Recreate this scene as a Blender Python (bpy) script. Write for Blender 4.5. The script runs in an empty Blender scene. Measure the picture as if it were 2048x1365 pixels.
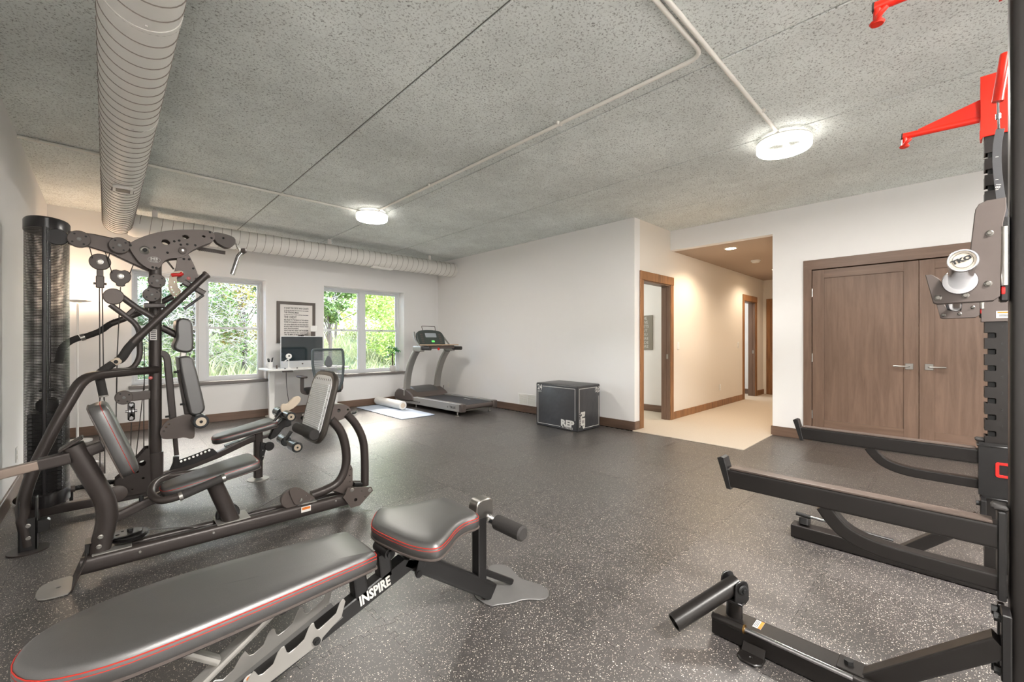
import bpy, bmesh, math, random
from mathutils import Vector, Matrix, Euler
random.seed(7)
S = bpy.context.scene
R = math.radians
# ------------------------------------------------------------------ camera, sky, exposure
cam_d = bpy.data.cameras.new('camera'); cam = bpy.data.objects.new('camera', cam_d)
S.collection.objects.link(cam)
cam.location = (0, 0, 1.2); cam.rotation_euler = (R(90), 0, R(-43.894))
cam_d.sensor_width = 36; cam_d.lens = 845 / 2048 * 36; cam_d.clip_start = .05; cam_d.clip_end = 200
S.camera = cam
S.view_settings.view_transform = 'Standard'; S.view_settings.look = 'None'
S.view_settings.gamma = 1; S.view_settings.use_curve_mapping = False
S.view_settings.exposure = 1.57
world = bpy.data.worlds.new('sky'); S.world = world; world.use_nodes = True
wn = world.node_tree.nodes; wl = world.node_tree.links
sky = wn.new('ShaderNodeTexSky'); sky.sky_type = 'NISHITA'; sky.sun_elevation = R(42); sky.sun_rotation = R(20)
sky.sun_disc = False; sky.air_density = 1.0; sky.dust_density = 2.0; sky.ozone_density = 1.0
bgn = wn['Background']; bgn.inputs['Strength'].default_value = 1.6
wl.new(sky.outputs[0], bgn.inputs[0])
def lamp(name, kind, loc, energy, color=(1, 1, 1), rot=(0, 0, 0), **k):
    d = bpy.data.lights.new(name, kind); d.energy = energy; d.color = color
    for a, b in k.items(): setattr(d, a, b)
    o = bpy.data.objects.new(name, d); o.location = loc; o.rotation_euler = rot
    S.collection.objects.link(o); return o
# sun: high, from behind the house, lighting the meadow and trees beyond the windows
SUN = lamp('sun', 'SUN', (0, 12, 10), 3.2, (1, .95, .86), (R(42), 0, R(-25)), angle=R(1.2))
# ------------------------------------------------------------------ materials
def lin(c): return tuple(((v / 12.92) if v <= .04045 else ((v + .055) / 1.055) ** 2.4) for v in c)
def mat(name, col, rough=.5, metal=0, noise=0, nscale=8, bump=0, bscale=60, coat=0, spec=.5, emit=None, estr=0, trans=0, bdet=3, dist=.002, ior=1.5):
    m = bpy.data.materials.new(name); m.use_nodes = True
    n = m.node_tree.nodes; l = m.node_tree.links; p = n['Principled BSDF']
    c = (*lin(col), 1)
    p.inputs['Base Color'].default_value = c; p.inputs['Roughness'].default_value = rough
    p.inputs['Metallic'].default_value = metal; p.inputs['Specular IOR Level'].default_value = spec
    p.inputs['IOR'].default_value = ior
    p.inputs['Coat Weight'].default_value = coat; p.inputs['Transmission Weight'].default_value = trans
    if emit: p.inputs['Emission Color'].default_value = (*lin(emit), 1); p.inputs['Emission Strength'].default_value = estr
    tc = n.new('ShaderNodeTexCoord')
    if noise:
        t = n.new('ShaderNodeTexNoise'); t.inputs['Scale'].default_value = nscale; t.inputs['Detail'].default_value = 4
        mx = n.new('ShaderNodeMix'); mx.data_type = 'RGBA'
        mx.inputs[6].default_value = tuple(v * (1 - noise) for v in c[:3]) + (1,)
        mx.inputs[7].default_value = tuple(min(1, v * (1 + noise)) for v in c[:3]) + (1,)
        l.new(tc.outputs['Object'], t.inputs['Vector']); l.new(t.outputs[0], mx.inputs[0]); l.new(mx.outputs[2], p.inputs['Base Color'])
    if bump:
        t = n.new('ShaderNodeTexNoise'); t.inputs['Scale'].default_value = bscale; t.inputs['Detail'].default_value = bdet
        b = n.new('ShaderNodeBump'); b.inputs['Strength'].default_value = bump; b.inputs['Distance'].default_value = dist
        l.new(tc.outputs['Object'], t.inputs['Vector']); l.new(t.outputs[0], b.inputs['Height']); l.new(b.outputs[0], p.inputs['Normal'])
    return m
M = {}
M['wall'] = mat('wall_paint', (.915, .91, .905), .85, bump=.05, bscale=300, noise=.01)
M['wall_warm'] = mat('hall_wall_paint', (.89, .86, .82), .85, bump=.05, bscale=300)
M['taupe'] = mat('hall_ceiling_paint', (.68, .61, .55), .9)
M['black'] = mat('black_powder_coat', (.075, .07, .07), .36, noise=.12, nscale=30, bump=.12, bscale=900, spec=.6)
M['charcoal'] = mat('charcoal_powder_coat', (.36, .325, .31), .4, metal=.3, noise=.08, nscale=20, bump=.1, bscale=900)
M['gymframe'] = mat('graphite_powder_coat', (.25, .225, .215), .33, metal=.3, noise=.08, nscale=20, bump=.08, bscale=900)
M['plastic'] = mat('dark_grey_plastic', (.34, .305, .29), .45, bump=.15, bscale=700, noise=.06)
M['shroud_plastic'] = mat('shroud_plastic', (.13, .12, .125), .3, noise=.05)
M['leather'] = mat('black_vinyl', (.21, .205, .20), .42, bump=.25, bscale=380, ior=2.15, spec=.5, noise=.15, nscale=14, dist=.001)
M['red'] = mat('red_stitching', (.72, .17, .12), .6)
M['redpaint'] = mat('red_powder_coat', (.93, .16, .07), .3, coat=.3)
M['redplastic'] = mat('red_plastic', (.85, .12, .1), .4)
M['platesilver'] = mat('grey_metal_plate', (.46, .455, .45), .42, metal=.3, noise=.04, nscale=20)
M['brightsheet'] = mat('bright_ribbed_sheet', (.95, .96, .96), .4, metal=.1)
M['silver'] = mat('silver_powder_coat', (.62, .61, .59), .4, metal=.5, noise=.04, nscale=20)
M['chrome'] = mat('chrome', (.72, .72, .73), .10, metal=1)
M['steel'] = mat('brushed_steel', (.66, .65, .63), .3, metal=1, noise=.05, nscale=40)
M['foam'] = mat('black_foam', (.2, .19, .185), .75, bump=.4, bscale=200, noise=.1)
M['foamwrap'] = mat('glossy_roller_vinyl', (.2, .21, .22), .22, bump=.3, bscale=60)
M['white'] = mat('white_paint', (.92, .92, .91), .45)
M['whiteplastic'] = mat('white_plastic', (.93, .93, .92), .35)
M['offwhite'] = mat('conduit_paint', (.93, .92, .89), .5)
M['duct'] = mat('painted_duct', (.90, .89, .87), .5, bump=.05, bscale=40)
M['ductseam'] = mat('duct_seam', (.55, .52, .49), .6)
M['sill'] = mat('grey_stained_sill', (.47, .45, .44), .4, noise=.12, nscale=12)
M['vinylframe'] = mat('window_vinyl', (.86, .87, .88), .4)
M['cord'] = mat('cord', (.1, .1, .1), .6)
M['cable'] = mat('black_cable', (.2, .18, .17), .45)
M['decal'] = mat('decal_white', (.82, .81, .79), .5)
M['decalorange'] = mat('decal_orange', (.87, .48, .16), .5)
M['decalred'] = mat('badge_red', (.78, .2, .18), .4)
M['cream'] = mat('cream_end_cap', (.84, .78, .7), .5)
M['screen'] = mat('dark_screen', (.1, .15, .17), .12, coat=.5)
M['tan'] = mat('light_wood', (.78, .66, .54), .45, noise=.1, nscale=12)
M['blackmark'] = mat('printed_black', (.16, .16, .16), .6)
M['poster'] = mat('poster_paper', (.9, .885, .87), .6)
M['roller'] = mat('white_foam_roller', (.93, .92, .9), .6, bump=.2, bscale=120)
M['mat'] = mat('pale_blue_mat', (.74, .79, .86), .5, bump=.2, bscale=200, noise=.03)
M['matedge'] = mat('mat_underside', (.2, .22, .25), .7)
M['glow'] = mat('lit_diffuser', (1, .98, .95), .4, emit=(1, .975, .94), estr=2.2)
M['glow_down'] = mat('lit_lens', (1, .98, .95), .4, emit=(1, .975, .94), estr=190)
M['glow_hall'] = mat('lit_downlight', (1, .95, .85), .4, emit=(1, .9, .74), estr=14)
M['lampglow'] = mat('lit_lamp_bowl', (1, .85, .7), .5, emit=(1, .8, .6), estr=6)
M['carpet'] = mat('beige_carpet', (.80, .75, .685), .95, noise=.12, nscale=90, bump=.8, bscale=420, dist=.004)
M['soil'] = mat('soil', (.25, .18, .12), .9)
M['bark'] = mat('bark', (.34, .3, .26), .9, noise=.3, nscale=10)
M['concrete_pot'] = mat('ribbed_white_pot', (.85, .84, .83), .6)
def wood(name, c1, c2, axis='Z'):
    m = bpy.data.materials.new(name); m.use_nodes = True
    n = m.node_tree.nodes; l = m.node_tree.links; p = n['Principled BSDF']
    tc = n.new('ShaderNodeTexCoord'); mp = n.new('ShaderNodeMapping')
    sc = [14, 14, 14]; sc['XYZ'.index(axis)] = 1.1; mp.inputs['Scale'].default_value = sc
    l.new(tc.outputs['Object'], mp.inputs['Vector'])
    t = n.new('ShaderNodeTexNoise'); t.inputs['Scale'].default_value = 1.6; t.inputs['Detail'].default_value = 7; t.inputs['Distortion'].default_value = .7
    t2 = n.new('ShaderNodeTexNoise'); t2.inputs['Scale'].default_value = 14; t2.inputs['Detail'].default_value = 3
    l.new(mp.outputs[0], t.inputs['Vector']); l.new(mp.outputs[0], t2.inputs['Vector'])
    cr = n.new('ShaderNodeValToRGB'); cr.color_ramp.elements[0].position = .3; cr.color_ramp.elements[1].position = .72
    cr.color_ramp.elements[0].color = (*lin(c1), 1); cr.color_ramp.elements[1].color = (*lin(c2), 1)
    ad = n.new('ShaderNodeMath'); ad.operation = 'MULTIPLY_ADD'; ad.inputs[1].default_value = .25
    l.new(t2.outputs[0], ad.inputs[0]); l.new(t.outputs[0], ad.inputs[2])
    sb = n.new('ShaderNodeMath'); sb.operation = 'SUBTRACT'; sb.inputs[1].default_value = .12
    l.new(ad.outputs[0], sb.inputs[0]); l.new(sb.outputs[0], cr.inputs[0])
    l.new(cr.outputs[0], p.inputs['Base Color']); p.inputs['Roughness'].default_value = .42
    return m
M['wood'] = wood('stained_brown_wood', (.40, .315, .26), (.48, .385, .325))
M['woodx'] = wood('stained_brown_wood_flat', (.40, .315, .26), (.475, .38, .32), 'X')
M['woody'] = wood('stained_brown_wood_trim', (.40, .315, .26), (.475, .38, .32), 'Y')
M['woodh'] = wood('hall_brown_wood', (.45, .31, .2), (.66, .47, .31))
M['basew'] = wood('baseboard_wood', (.34, .27, .23), (.45, .36, .3), 'Y')
def rubber():
    m = bpy.data.materials.new('speckled_rubber'); m.use_nodes = True
    n = m.node_tree.nodes; l = m.node_tree.links; p = n['Principled BSDF']
    tc = n.new('ShaderNodeTexCoord'); geo = n.new('ShaderNodeNewGeometry')
    def mth(op, a, b=None, v=None):
        q = n.new('ShaderNodeMath'); q.operation = op; l.new(a, q.inputs[0])
        if b is not None: l.new(b, q.inputs[1])
        elif v is not None: q.inputs[1].default_value = v
        return q.outputs[0]
    masks = []
    for sc, th in ((150, .115), (250, .125)):
        w = n.new('ShaderNodeTexNoise'); w.inputs['Scale'].default_value = sc * 1.4
        l.new(geo.outputs['Position'], w.inputs['Vector'])
        mixv = n.new('ShaderNodeVectorMath'); mixv.operation = 'MULTIPLY_ADD'; mixv.inputs[1].default_value = (.006,) * 3
        l.new(w.outputs['Color'], mixv.inputs[0]); l.new(geo.outputs['Position'], mixv.inputs[2])
        v = n.new('ShaderNodeTexVoronoi'); v.inputs['Scale'].default_value = sc
        l.new(mixv.outputs[0], v.inputs['Vector'])
        sep = n.new('ShaderNodeSeparateColor'); l.new(v.outputs['Color'], sep.inputs[0])
        rnd = mth('GREATER_THAN', sep.outputs[0], v=.62)
        near = mth('LESS_THAN', mth('DIVIDE', v.outputs['Distance'], sep.outputs[1]), v=th * 3.0)
        masks.append(mth('MULTIPLY', rnd, near))
    mk = mth('MAXIMUM', masks[0], masks[1])
    oi = n.new('ShaderNodeObjectInfo')
    base = n.new('ShaderNodeMix'); base.data_type = 'RGBA'
    base.inputs[6].default_value = (*lin((.245, .235, .23)), 1); base.inputs[7].default_value = (*lin((.29, .275, .27)), 1)
    l.new(oi.outputs['Random'], base.inputs[0])
    mx = n.new('ShaderNodeMix'); mx.data_type = 'RGBA'; l.new(mk, mx.inputs[0]); l.new(base.outputs[2], mx.inputs[6])
    mx.inputs[7].default_value = (*lin((.92, .88, .82)), 1)
    l.new(mx.outputs[2], p.inputs['Base Color'])
    p.inputs['Specular IOR Level'].default_value = .5; p.inputs['IOR'].default_value = 1.8
    rr = n.new('ShaderNodeMapRange'); rr.inputs[3].default_value = .30; rr.inputs[4].default_value = .38
    l.new(oi.outputs['Random'], rr.inputs[0]); l.new(rr.outputs[0], p.inputs['Roughness'])
    t = n.new('ShaderNodeTexNoise'); t.inputs['Scale'].default_value = 260; t.inputs['Detail'].default_value = 4
    b = n.new('ShaderNodeBump'); b.inputs['Strength'].default_value = .45; b.inputs['Distance'].default_value = .002
    l.new(geo.outputs['Position'], t.inputs['Vector']); l.new(t.outputs[0], b.inputs['Height']); l.new(b.outputs[0], p.inputs['Normal'])
    return m
M['rubber'] = rubber()
M['subfloor'] = mat('rubber_joint', (.09, .09, .09), .9)
def stipple():
    m = bpy.data.materials.new('stippled_concrete'); m.use_nodes = True
    n = m.node_tree.nodes; l = m.node_tree.links; p = n['Principled BSDF']
    geo = n.new('ShaderNodeNewGeometry')
    def tex(sc, det, rough=.5):
        t = n.new('ShaderNodeTexNoise'); t.inputs['Scale'].default_value = sc; t.inputs['Detail'].default_value = det
        t.inputs['Roughness'].default_value = rough; l.new(geo.outputs['Position'], t.inputs['Vector']); return t
    big = tex(1.1, 5, .6); fine = tex(85, 4, .7); mid = tex(6, 3)
    cr = n.new('ShaderNodeValToRGB'); e = cr.color_ramp.elements
    e[0].position = .33; e[0].color = (*lin((.54, .545, .53)), 1); e[1].position = .47; e[1].color = (*lin((.90, .915, .905)), 1)
    l.new(fine.outputs[0], cr.inputs[0])
    cb = n.new('ShaderNodeValToRGB'); e = cb.color_ramp.elements
    e[0].position = .33; e[0].color = (.88, .885, .88, 1); e[1].position = .68; e[1].color = (1.12, 1.13, 1.13, 1)
    ad = n.new('ShaderNodeMath'); ad.operation = 'MULTIPLY_ADD'; ad.inputs[1].default_value = .3
    l.new(mid.outputs[0], ad.inputs[0]); l.new(big.outputs[0], ad.inputs[2])
    sb = n.new('ShaderNodeMath'); sb.operation = 'SUBTRACT'; sb.inputs[1].default_value = .15
    l.new(ad.outputs[0], sb.inputs[0]); l.new(sb.outputs[0], cb.inputs[0])
    mx = n.new('ShaderNodeMix'); mx.data_type = 'RGBA'; mx.blend_type = 'MULTIPLY'; mx.inputs[0].default_value = 1
    l.new(cr.outputs[0], mx.inputs[6]); l.new(cb.outputs[0], mx.inputs[7]); l.new(mx.outputs[2], p.inputs['Base Color'])
    p.inputs['Roughness'].default_value = .9
    b = n.new('ShaderNodeBump'); b.inputs['Strength'].default_value = .8; b.inputs['Distance'].default_value = .006
    l.new(fine.outputs[0], b.inputs['Height']); l.new(b.outputs[0], p.inputs['Normal'])
    return m
M['stipple'] = stipple()
M['joint'] = mat('ceiling_joint', (.5, .5, .47), .9)
def glassmat():
    m = bpy.data.materials.new('window_glass'); m.use_nodes = True
    n = m.node_tree.nodes; l = m.node_tree.links; n.remove(n['Principled BSDF'])
    tr = n.new('ShaderNodeBsdfTransparent'); gl = n.new('ShaderNodeBsdfGlossy'); gl.inputs['Roughness'].default_value = .02
    fr = n.new('ShaderNodeFresnel'); fr.inputs[0].default_value = 1.35; mx = n.new('ShaderNodeMixShader')
    tr.inputs[0].default_value = (.97, .985, .98, 1)
    l.new(fr.outputs[0], mx.inputs[0]); l.new(tr.outputs[0], mx.inputs[1]); l.new(gl.outputs[0], mx.inputs[2])
    l.new(mx.outputs[0], n['Material Output'].inputs[0]); return m
M['glass'] = glassmat()
def leafmat(name, c1, c2, tr=.25):
    m = bpy.data.materials.new(name); m.use_nodes = True
    n = m.node_tree.nodes; l = m.node_tree.links; p = n['Principled BSDF']
    geo = n.new('ShaderNodeNewGeometry'); mx = n.new('ShaderNodeMix'); mx.data_type = 'RGBA'
    mx.inputs[6].default_value = (*lin(c1), 1); mx.inputs[7].default_value = (*lin(c2), 1)
    l.new(geo.outputs['Random Per Island'], mx.inputs[0]); l.new(mx.outputs[2], p.inputs['Base Color'])
    p.inputs['Roughness'].default_value = .5
    t = n.new('ShaderNodeBsdfTranslucent'); l.new(mx.outputs[2], t.inputs[0])
    ms = n.new('ShaderNodeMixShader'); ms.inputs[0].default_value = tr
    l.new(p.outputs[0], ms.inputs[1]); l.new(t.outputs[0], ms.inputs[2]); l.new(ms.outputs[0], n['Material Output'].inputs[0])
    return m
M['leaf'] = leafmat('leaf_mid_green', (.26, .38, .16), (.50, .58, .30))
M['leafy'] = leafmat('leaf_yellow_green', (.45, .55, .22), (.72, .77, .42))
M['leafd'] = leafmat('leaf_dark_green', (.15, .24, .13), (.33, .42, .24))
M['leafo'] = leafmat('leaf_autumn', (.55, .47, .18), (.62, .58, .26))
M['twig'] = mat('grey_twigs', (.58, .55, .51), .8, noise=.2, nscale=6)
M['grass'] = leafmat('grass_blades', (.44, .48, .29), (.64, .63, .48), .2)
M['plantleaf'] = leafmat('potted_plant_leaf', (.12, .36, .2), (.3, .6, .34))
M['ground'] = mat('meadow_ground', (.40, .43, .27), .9, noise=.4, nscale=2)
# ------------------------------------------------------------------ builders
ROOT = {}
def rootloc(o):
    v = Vector((0, 0, 0))
    while o is not None: v += ROOT.get(o, Vector((0, 0, 0))); o = o.parent
    return v
def thing(name, loc, label, cat, group=None):
    o = bpy.data.objects.new(name, None); S.collection.objects.link(o); o.empty_display_size = .1
    o.location = loc; ROOT[o] = Vector(loc); o['label'] = label; o['category'] = cat
    if group: o['group'] = group
    return o
def tag(o, label, cat=None, group=None):
    o['label'] = label
    if cat: o['category'] = cat
    if group: o['group'] = group
    return o
AX = {'x': lambda a, b, t: (t, a, b), 'y': lambda a, b, t: (a, t, b), 'z': lambda a, b, t: (a, b, t)}
def basis(d, up=(0, 0, 1)):
    d = Vector(d).normalized(); u = Vector(up)
    if abs(d.dot(u)) > .98: u = Vector((0, 1, 0)) if abs(d.y) < .9 else Vector((1, 0, 0))
    s = d.cross(u).normalized(); return s, s.cross(d).normalized()
def fillet(pts, r, n=5):
    pts = [Vector(p) for p in pts]; out = [pts[0]]
    for i in range(1, len(pts) - 1):
        a, b, c = pts[i - 1], pts[i], pts[i + 1]; u = (a - b); v = (c - b)
        t = min(r, u.length * .49, v.length * .49)
        p0 = b + u.normalized() * t; p2 = b + v.normalized() * t
        for k in range(n + 1):
            s = k / n; out.append(p0 * (1 - s) ** 2 + b * 2 * s * (1 - s) + p2 * s * s)
    out.append(pts[-1]); return out
class B:
    def __init__(s): s.bm = bmesh.new()
    def box(s, c, d, rot=None, bev=0.0, seg=1):
        t = bmesh.new(); bmesh.ops.create_cube(t, size=1)
        bmesh.ops.scale(t, vec=d, verts=t.verts)
        if bev: bmesh.ops.bevel(t, geom=t.edges[:], offset=min(bev, min(d) * .45), segments=seg, affect='EDGES', profile=.5)
        mt = Matrix.Translation(c)
        if rot is not None: mt = mt @ (rot if isinstance(rot, Matrix) else Euler(rot).to_matrix().to_4x4())
        t.transform(mt); me = bpy.data.meshes.new('t'); t.to_mesh(me); t.free(); s.bm.from_mesh(me); bpy.data.meshes.remove(me); return s
    def bb(s, a, b, bev=0.0):
        return s.box([(p + q) / 2 for p, q in zip(a, b)], [abs(q - p) for p, q in zip(a, b)], None, bev)
    def sweep(s, pts, prof, up=(0, 0, 1), cap=True, closed=False, scale=None):
        pts = [Vector(p) for p in pts]; n = len(pts); rings = []; U = Vector(up); lastx = None
        for i, p in enumerate(pts):
            if closed: d0 = (p - pts[i - 1]).normalized(); d1 = (pts[(i + 1) % n] - p).normalized()
            else:
                d0 = (p - pts[i - 1]).normalized() if i else (pts[1] - p).normalized()
                d1 = (pts[i + 1] - p).normalized() if i < n - 1 else d0
            d = (d0 + d1).normalized() if (d0 + d1).length > 1e-6 else d1
            x = d.cross(U)
            if x.length < .05: x = lastx if lastx is not None else basis(d)[0]
            x = (x - d * x.dot(d)).normalized()
            if lastx is not None and x.dot(lastx) < 0: x = -x
            lastx = x; y = x.cross(d).normalized()
            k = 1 / max(.5, d.dot(d1)); f = scale[i] if scale else 1
            # widen the mitre only in the plane of the bend
            bend = (d1 - d0)
            ring = []
            for a, b in prof:
                o = x * a * f + y * b * f
                if bend.length > 1e-5:
                    bn = (bend - d * bend.dot(d)).normalized(); o = o + bn * o.dot(bn) * (k - 1)
                ring.append(s.bm.verts.new(p + o))
            rings.append(ring)
        m = len(prof)
        for i in range(n if closed else n - 1):
            a, b = rings[i], rings[(i + 1) % n]
            for j in range(m): s.bm.faces.new((a[j], a[(j + 1) % m], b[(j + 1) % m], b[j]))
        if cap and not closed:
            s.bm.faces.new(rings[0][::-1]); s.bm.faces.new(rings[-1])
        return s
    def tube(s, pts, r, fil=0, seg=12, closed=False, scale=None):
        if fil: pts = fillet(pts, fil)
        return s.sweep(pts, [(r * math.cos(2 * math.pi * k / seg), r * math.sin(2 * math.pi * k / seg)) for k in range(seg)], closed=closed, scale=scale)
    def rect(s, pts, w, h, fil=0, bev=.006, up=(0, 0, 1), n=5):
        if fil: pts = fillet(pts, fil, n)
        a, b = w / 2, h / 2; q = min(bev, a * .9, b * .9)
        pr = []
        for cx, cy, st in ((a - q, b - q, 0), (-a + q, b - q, 1), (-a + q, -b + q, 2), (a - q, -b + q, 3)):
            t0, t1 = st * math.pi / 2, (st + 1) * math.pi / 2; e = min(q * .8, (min(a, b) - q) * .6)
            pr.append((cx + q * math.cos(t0) + e * math.sin(t0), cy + q * math.sin(t0) - e * math.cos(t0)))
            for k in range(3):
                t = (st + k / 2) * math.pi / 2; pr.append((cx + q * math.cos(t), cy + q * math.sin(t)))
            pr.append((cx + q * math.cos(t1) - e * math.sin(t1), cy + q * math.sin(t1) + e * math.cos(t1)))
        return s.sweep(pts, pr, up)
    def oval(s, pts, w, h, fil=0, up=(0, 0, 1), seg=16):
        if fil: pts = fillet(pts, fil, 6)
        e = .72; pr = []
        for k in range(seg):
            t = 2 * math.pi * k / seg; c, q = math.cos(t), math.sin(t)
            pr.append((w / 2 * math.copysign(abs(c) ** e, c), h / 2 * math.copysign(abs(q) ** e, q)))
        return s.sweep(pts, pr, up)
    def cyl(s, a, b, r, r2=None, seg=20, bev=0):
        a = Vector(a); b = Vector(b); d = (b - a); L = d.length; x, y = basis(d); d.normalize(); r2 = r if r2 is None else r2
        st = [(0, r), (L, r2)]
        if bev: st = [(0, r - bev), (bev, r), (L - bev, r2), (L, r2 - bev)]
        return s.stack(a, d, x, y, st, seg)
    def stack(s, a, d, x, y, st, seg=24, cap=True):
        rs = []
        for t, r in st:
            rs.append([s.bm.verts.new(a + d * t + (x * math.cos(2 * math.pi * k / seg) + y * math.sin(2 * math.pi * k / seg)) * r) for k in range(seg)])
        for p, q in zip(rs, rs[1:]):
            for j in range(seg): s.bm.faces.new((p[j], p[(j + 1) % seg], q[(j + 1) % seg], q[j]))
        if cap: s.bm.faces.new(rs[0][::-1]); s.bm.faces.new(rs[-1])
        return s
    def lathe(s, a, axis, st, seg=28, cap=True):
        x, y = basis(axis); return s.stack(Vector(a), Vector(axis).normalized(), x, y, st, seg, cap)
    def plate(s, poly, axis='y', at=0, th=.006, holes=(), bev=.0012, rot=None, curve=0, res=0):
        # flat plate with real holes, filled as a 2D curve; poly in the two free axes
        cu = bpy.data.curves.new('t', 'CURVE'); cu.dimensions = '2D'; cu.fill_mode = 'BOTH'
        cu.extrude = max(th / 2 - bev, .0002); cu.bevel_depth = bev; cu.bevel_resolution = res
        if curve: poly = smooth2(poly, curve)
        for pl in [poly] + [hole if isinstance(hole, list) else [(hole[0] + hole[2] * math.cos(2 * math.pi * k / 14), hole[1] + (hole[3] if len(hole) > 3 else hole[2]) * math.sin(2 * math.pi * k / 14)) for k in range(14)] for hole in holes]:
            sp = cu.splines.new('POLY'); sp.points.add(len(pl) - 1)
            for p, q in zip(sp.points, pl): p.co = (q[0], q[1], 0, 1)
            sp.use_cyclic_u = True
        ob = bpy.data.objects.new('t', cu); me = bpy.data.meshes.new_from_object(ob)
        if rot is not None: mt = rot
        elif axis == 'y': mt = Matrix(((1, 0, 0, 0), (0, 0, -1, at), (0, 1, 0, 0), (0, 0, 0, 1)))
        elif axis == 'x': mt = Matrix(((0, 0, 1, at), (1, 0, 0, 0), (0, 1, 0, 0), (0, 0, 0, 1)))
        else: mt = Matrix.Translation((0, 0, at))
        me.transform(mt); s.bm.from_mesh(me)
        bpy.data.objects.remove(ob); bpy.data.curves.remove(cu); bpy.data.meshes.remove(me); return s
    def pad(s, poly, mt, th=.06, dome=.006, rnd=.014):
        # upholstered pad: poly is the outline in local xy, z up from 0 to th
        n = len(poly); cx = sum(p[0] for p in poly) / n; cy = sum(p[1] for p in poly) / n
        ins = lambda d: inset(poly, d)
        lay = [(ins(.006), 0), (ins(0), .006), (ins(-.003), th * .5), (ins(0), th - rnd), (ins(rnd * .35), th - rnd * .35), (ins(rnd), th)]
        for f, z in ((.75, th + dome * .55), (.5, th + dome * .85), (.22, th + dome)):
            q = ins(rnd); lay.append(([(cx + (x - cx) * f, cy + (y - cy) * f) for x, y in q], z))
        rs = [[s.bm.verts.new(mt @ Vector((x, y, z))) for x, y in pl] for pl, z in lay]
        for a, b in zip(rs, rs[1:]):
            for j in range(n): s.bm.faces.new((a[j], a[(j + 1) % n], b[(j + 1) % n], b[j]))
        s.bm.faces.new(rs[0][::-1]); s.bm.faces.new(rs[-1]); return s
    def loop(s, poly, mt, z, r=.0022, off=.003, a=0, b=None):
        return s.tube([mt @ Vector((x, y, z)) for x, y in inset(poly, -off)], r, seg=5, closed=True)
    def build(s, name, m, parent=None, smooth=40, label=None):
        bmesh.ops.recalc_face_normals(s.bm, faces=s.bm.faces[:])
        me = bpy.data.meshes.new(name); s.bm.to_mesh(me); s.bm.free()
        off = rootloc(parent)
        if parent is not None: me.transform(Matrix.Translation(-off))
        me.materials.append(M[m] if isinstance(m, str) else m)
        if smooth:
            me.shade_smooth(); me.set_sharp_from_angle(angle=R(smooth))
        else: me.shade_flat()
        o = bpy.data.objects.new(name, me); S.collection.objects.link(o); o.parent = parent
        if label: o['label'] = label
        return o
def inset(poly, d):
    n = len(poly); out = []; A = sum(poly[i][0] * poly[(i + 1) % n][1] - poly[(i + 1) % n][0] * poly[i][1] for i in range(n))
    sg = 1 if A > 0 else -1
    for i in range(n):
        a, b, c = Vector(poly[i - 1]), Vector(poly[i]), Vector(poly[(i + 1) % n])
        u = (b - a).normalized(); v = (c - b).normalized(); nn = Vector((-(u.y + v.y), u.x + v.x))
        if nn.length < 1e-6: nn = Vector((-u.y, u.x))
        nn.normalize(); k = min(1.6, 1 / max(.4, nn.dot(Vector((-u.y, u.x)))))
        q = b + nn * (d * sg * k); out.append((q.x, q.y))
    return out
def smooth2(poly, it=2):
    for _ in range(it):
        q = []
        for i in range(len(poly)):
            a, b = poly[i], poly[(i + 1) % len(poly)]
            q += [(a[0] * .75 + b[0] * .25, a[1] * .75 + b[1] * .25), (a[0] * .25 + b[0] * .75, a[1] * .25 + b[1] * .75)]
        poly = q
    return poly
def smooth3(pts, it=2):
    pts = [Vector(p) for p in pts]
    for _ in range(it):
        q = [pts[0]]
        for a, b in zip(pts, pts[1:]): q += [a * .75 + b * .25, a * .25 + b * .75]
        pts = q + [pts[-1]]
    return pts
def rrect(w, h, r, n=4, cx=0, cy=0):
    out = []
    for sx, sy, st in ((1, 1, 0), (-1, 1, 1), (-1, -1, 2), (1, -1, 3)):
        for k in range(n + 1):
            t = (st + k / n) * math.pi / 2
            out.append((cx + sx * (w / 2 - r) + r * math.cos(t), cy + sy * (h / 2 - r) + r * math.sin(t)))
    return out
def frame_mt(o, x, y):
    x = Vector(x).normalized(); y = Vector(y); y = (y - x * y.dot(x)).normalized(); z = x.cross(y)
    return Matrix(((x.x, y.x, z.x, o[0]), (x.y, y.y, z.y, o[1]), (x.z, y.z, z.z, o[2]), (0, 0, 0, 1)))
def text(txt, name, m, mt, size, parent, align='CENTER', bold=0, th=.0006, width=1, sp=1, shear=0):
    cu = bpy.data.curves.new('t', 'FONT'); cu.body = txt; cu.size = size; cu.align_x = align; cu.align_y = 'CENTER'
    cu.extrude = th; cu.offset = bold; cu.space_character = sp; cu.resolution_u = 2; cu.shear = shear
    ob = bpy.data.objects.new('t', cu); me = bpy.data.meshes.new_from_object(ob)
    me.transform(Matrix.Scale(width, 4, (1, 0, 0))); me.transform(mt)
    me.transform(Matrix.Translation(-rootloc(parent)))
    bpy.data.objects.remove(ob); bpy.data.curves.remove(cu)
    me.materials.clear(); me.materials.append(M[m]); me.name = name
    o = bpy.data.objects.new(name, me); S.collection.objects.link(o); o.parent = parent; return o
def copy_tree(o, parent=None):
    c = o.copy(); S.collection.objects.link(c); c.parent = parent
    for ch in list(o.children): copy_tree(ch, c)
    return c
def struct(o): o['kind'] = 'structure'; return o
# ------------------------------------------------------------------ the room shell
H = 2.855; XL = -.51; XR = 5.097; YW = 7.57; YB = -3.2; XC = 6.136; YH = 1.58; YN = 2.935; ZC = 2.565; XE = 10.68
floor = struct(B().bb((XL - .1, YB - .1, -.12), (11.6, YW + .1, -.004)).build('floor', 'subfloor', None, 0))
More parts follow.
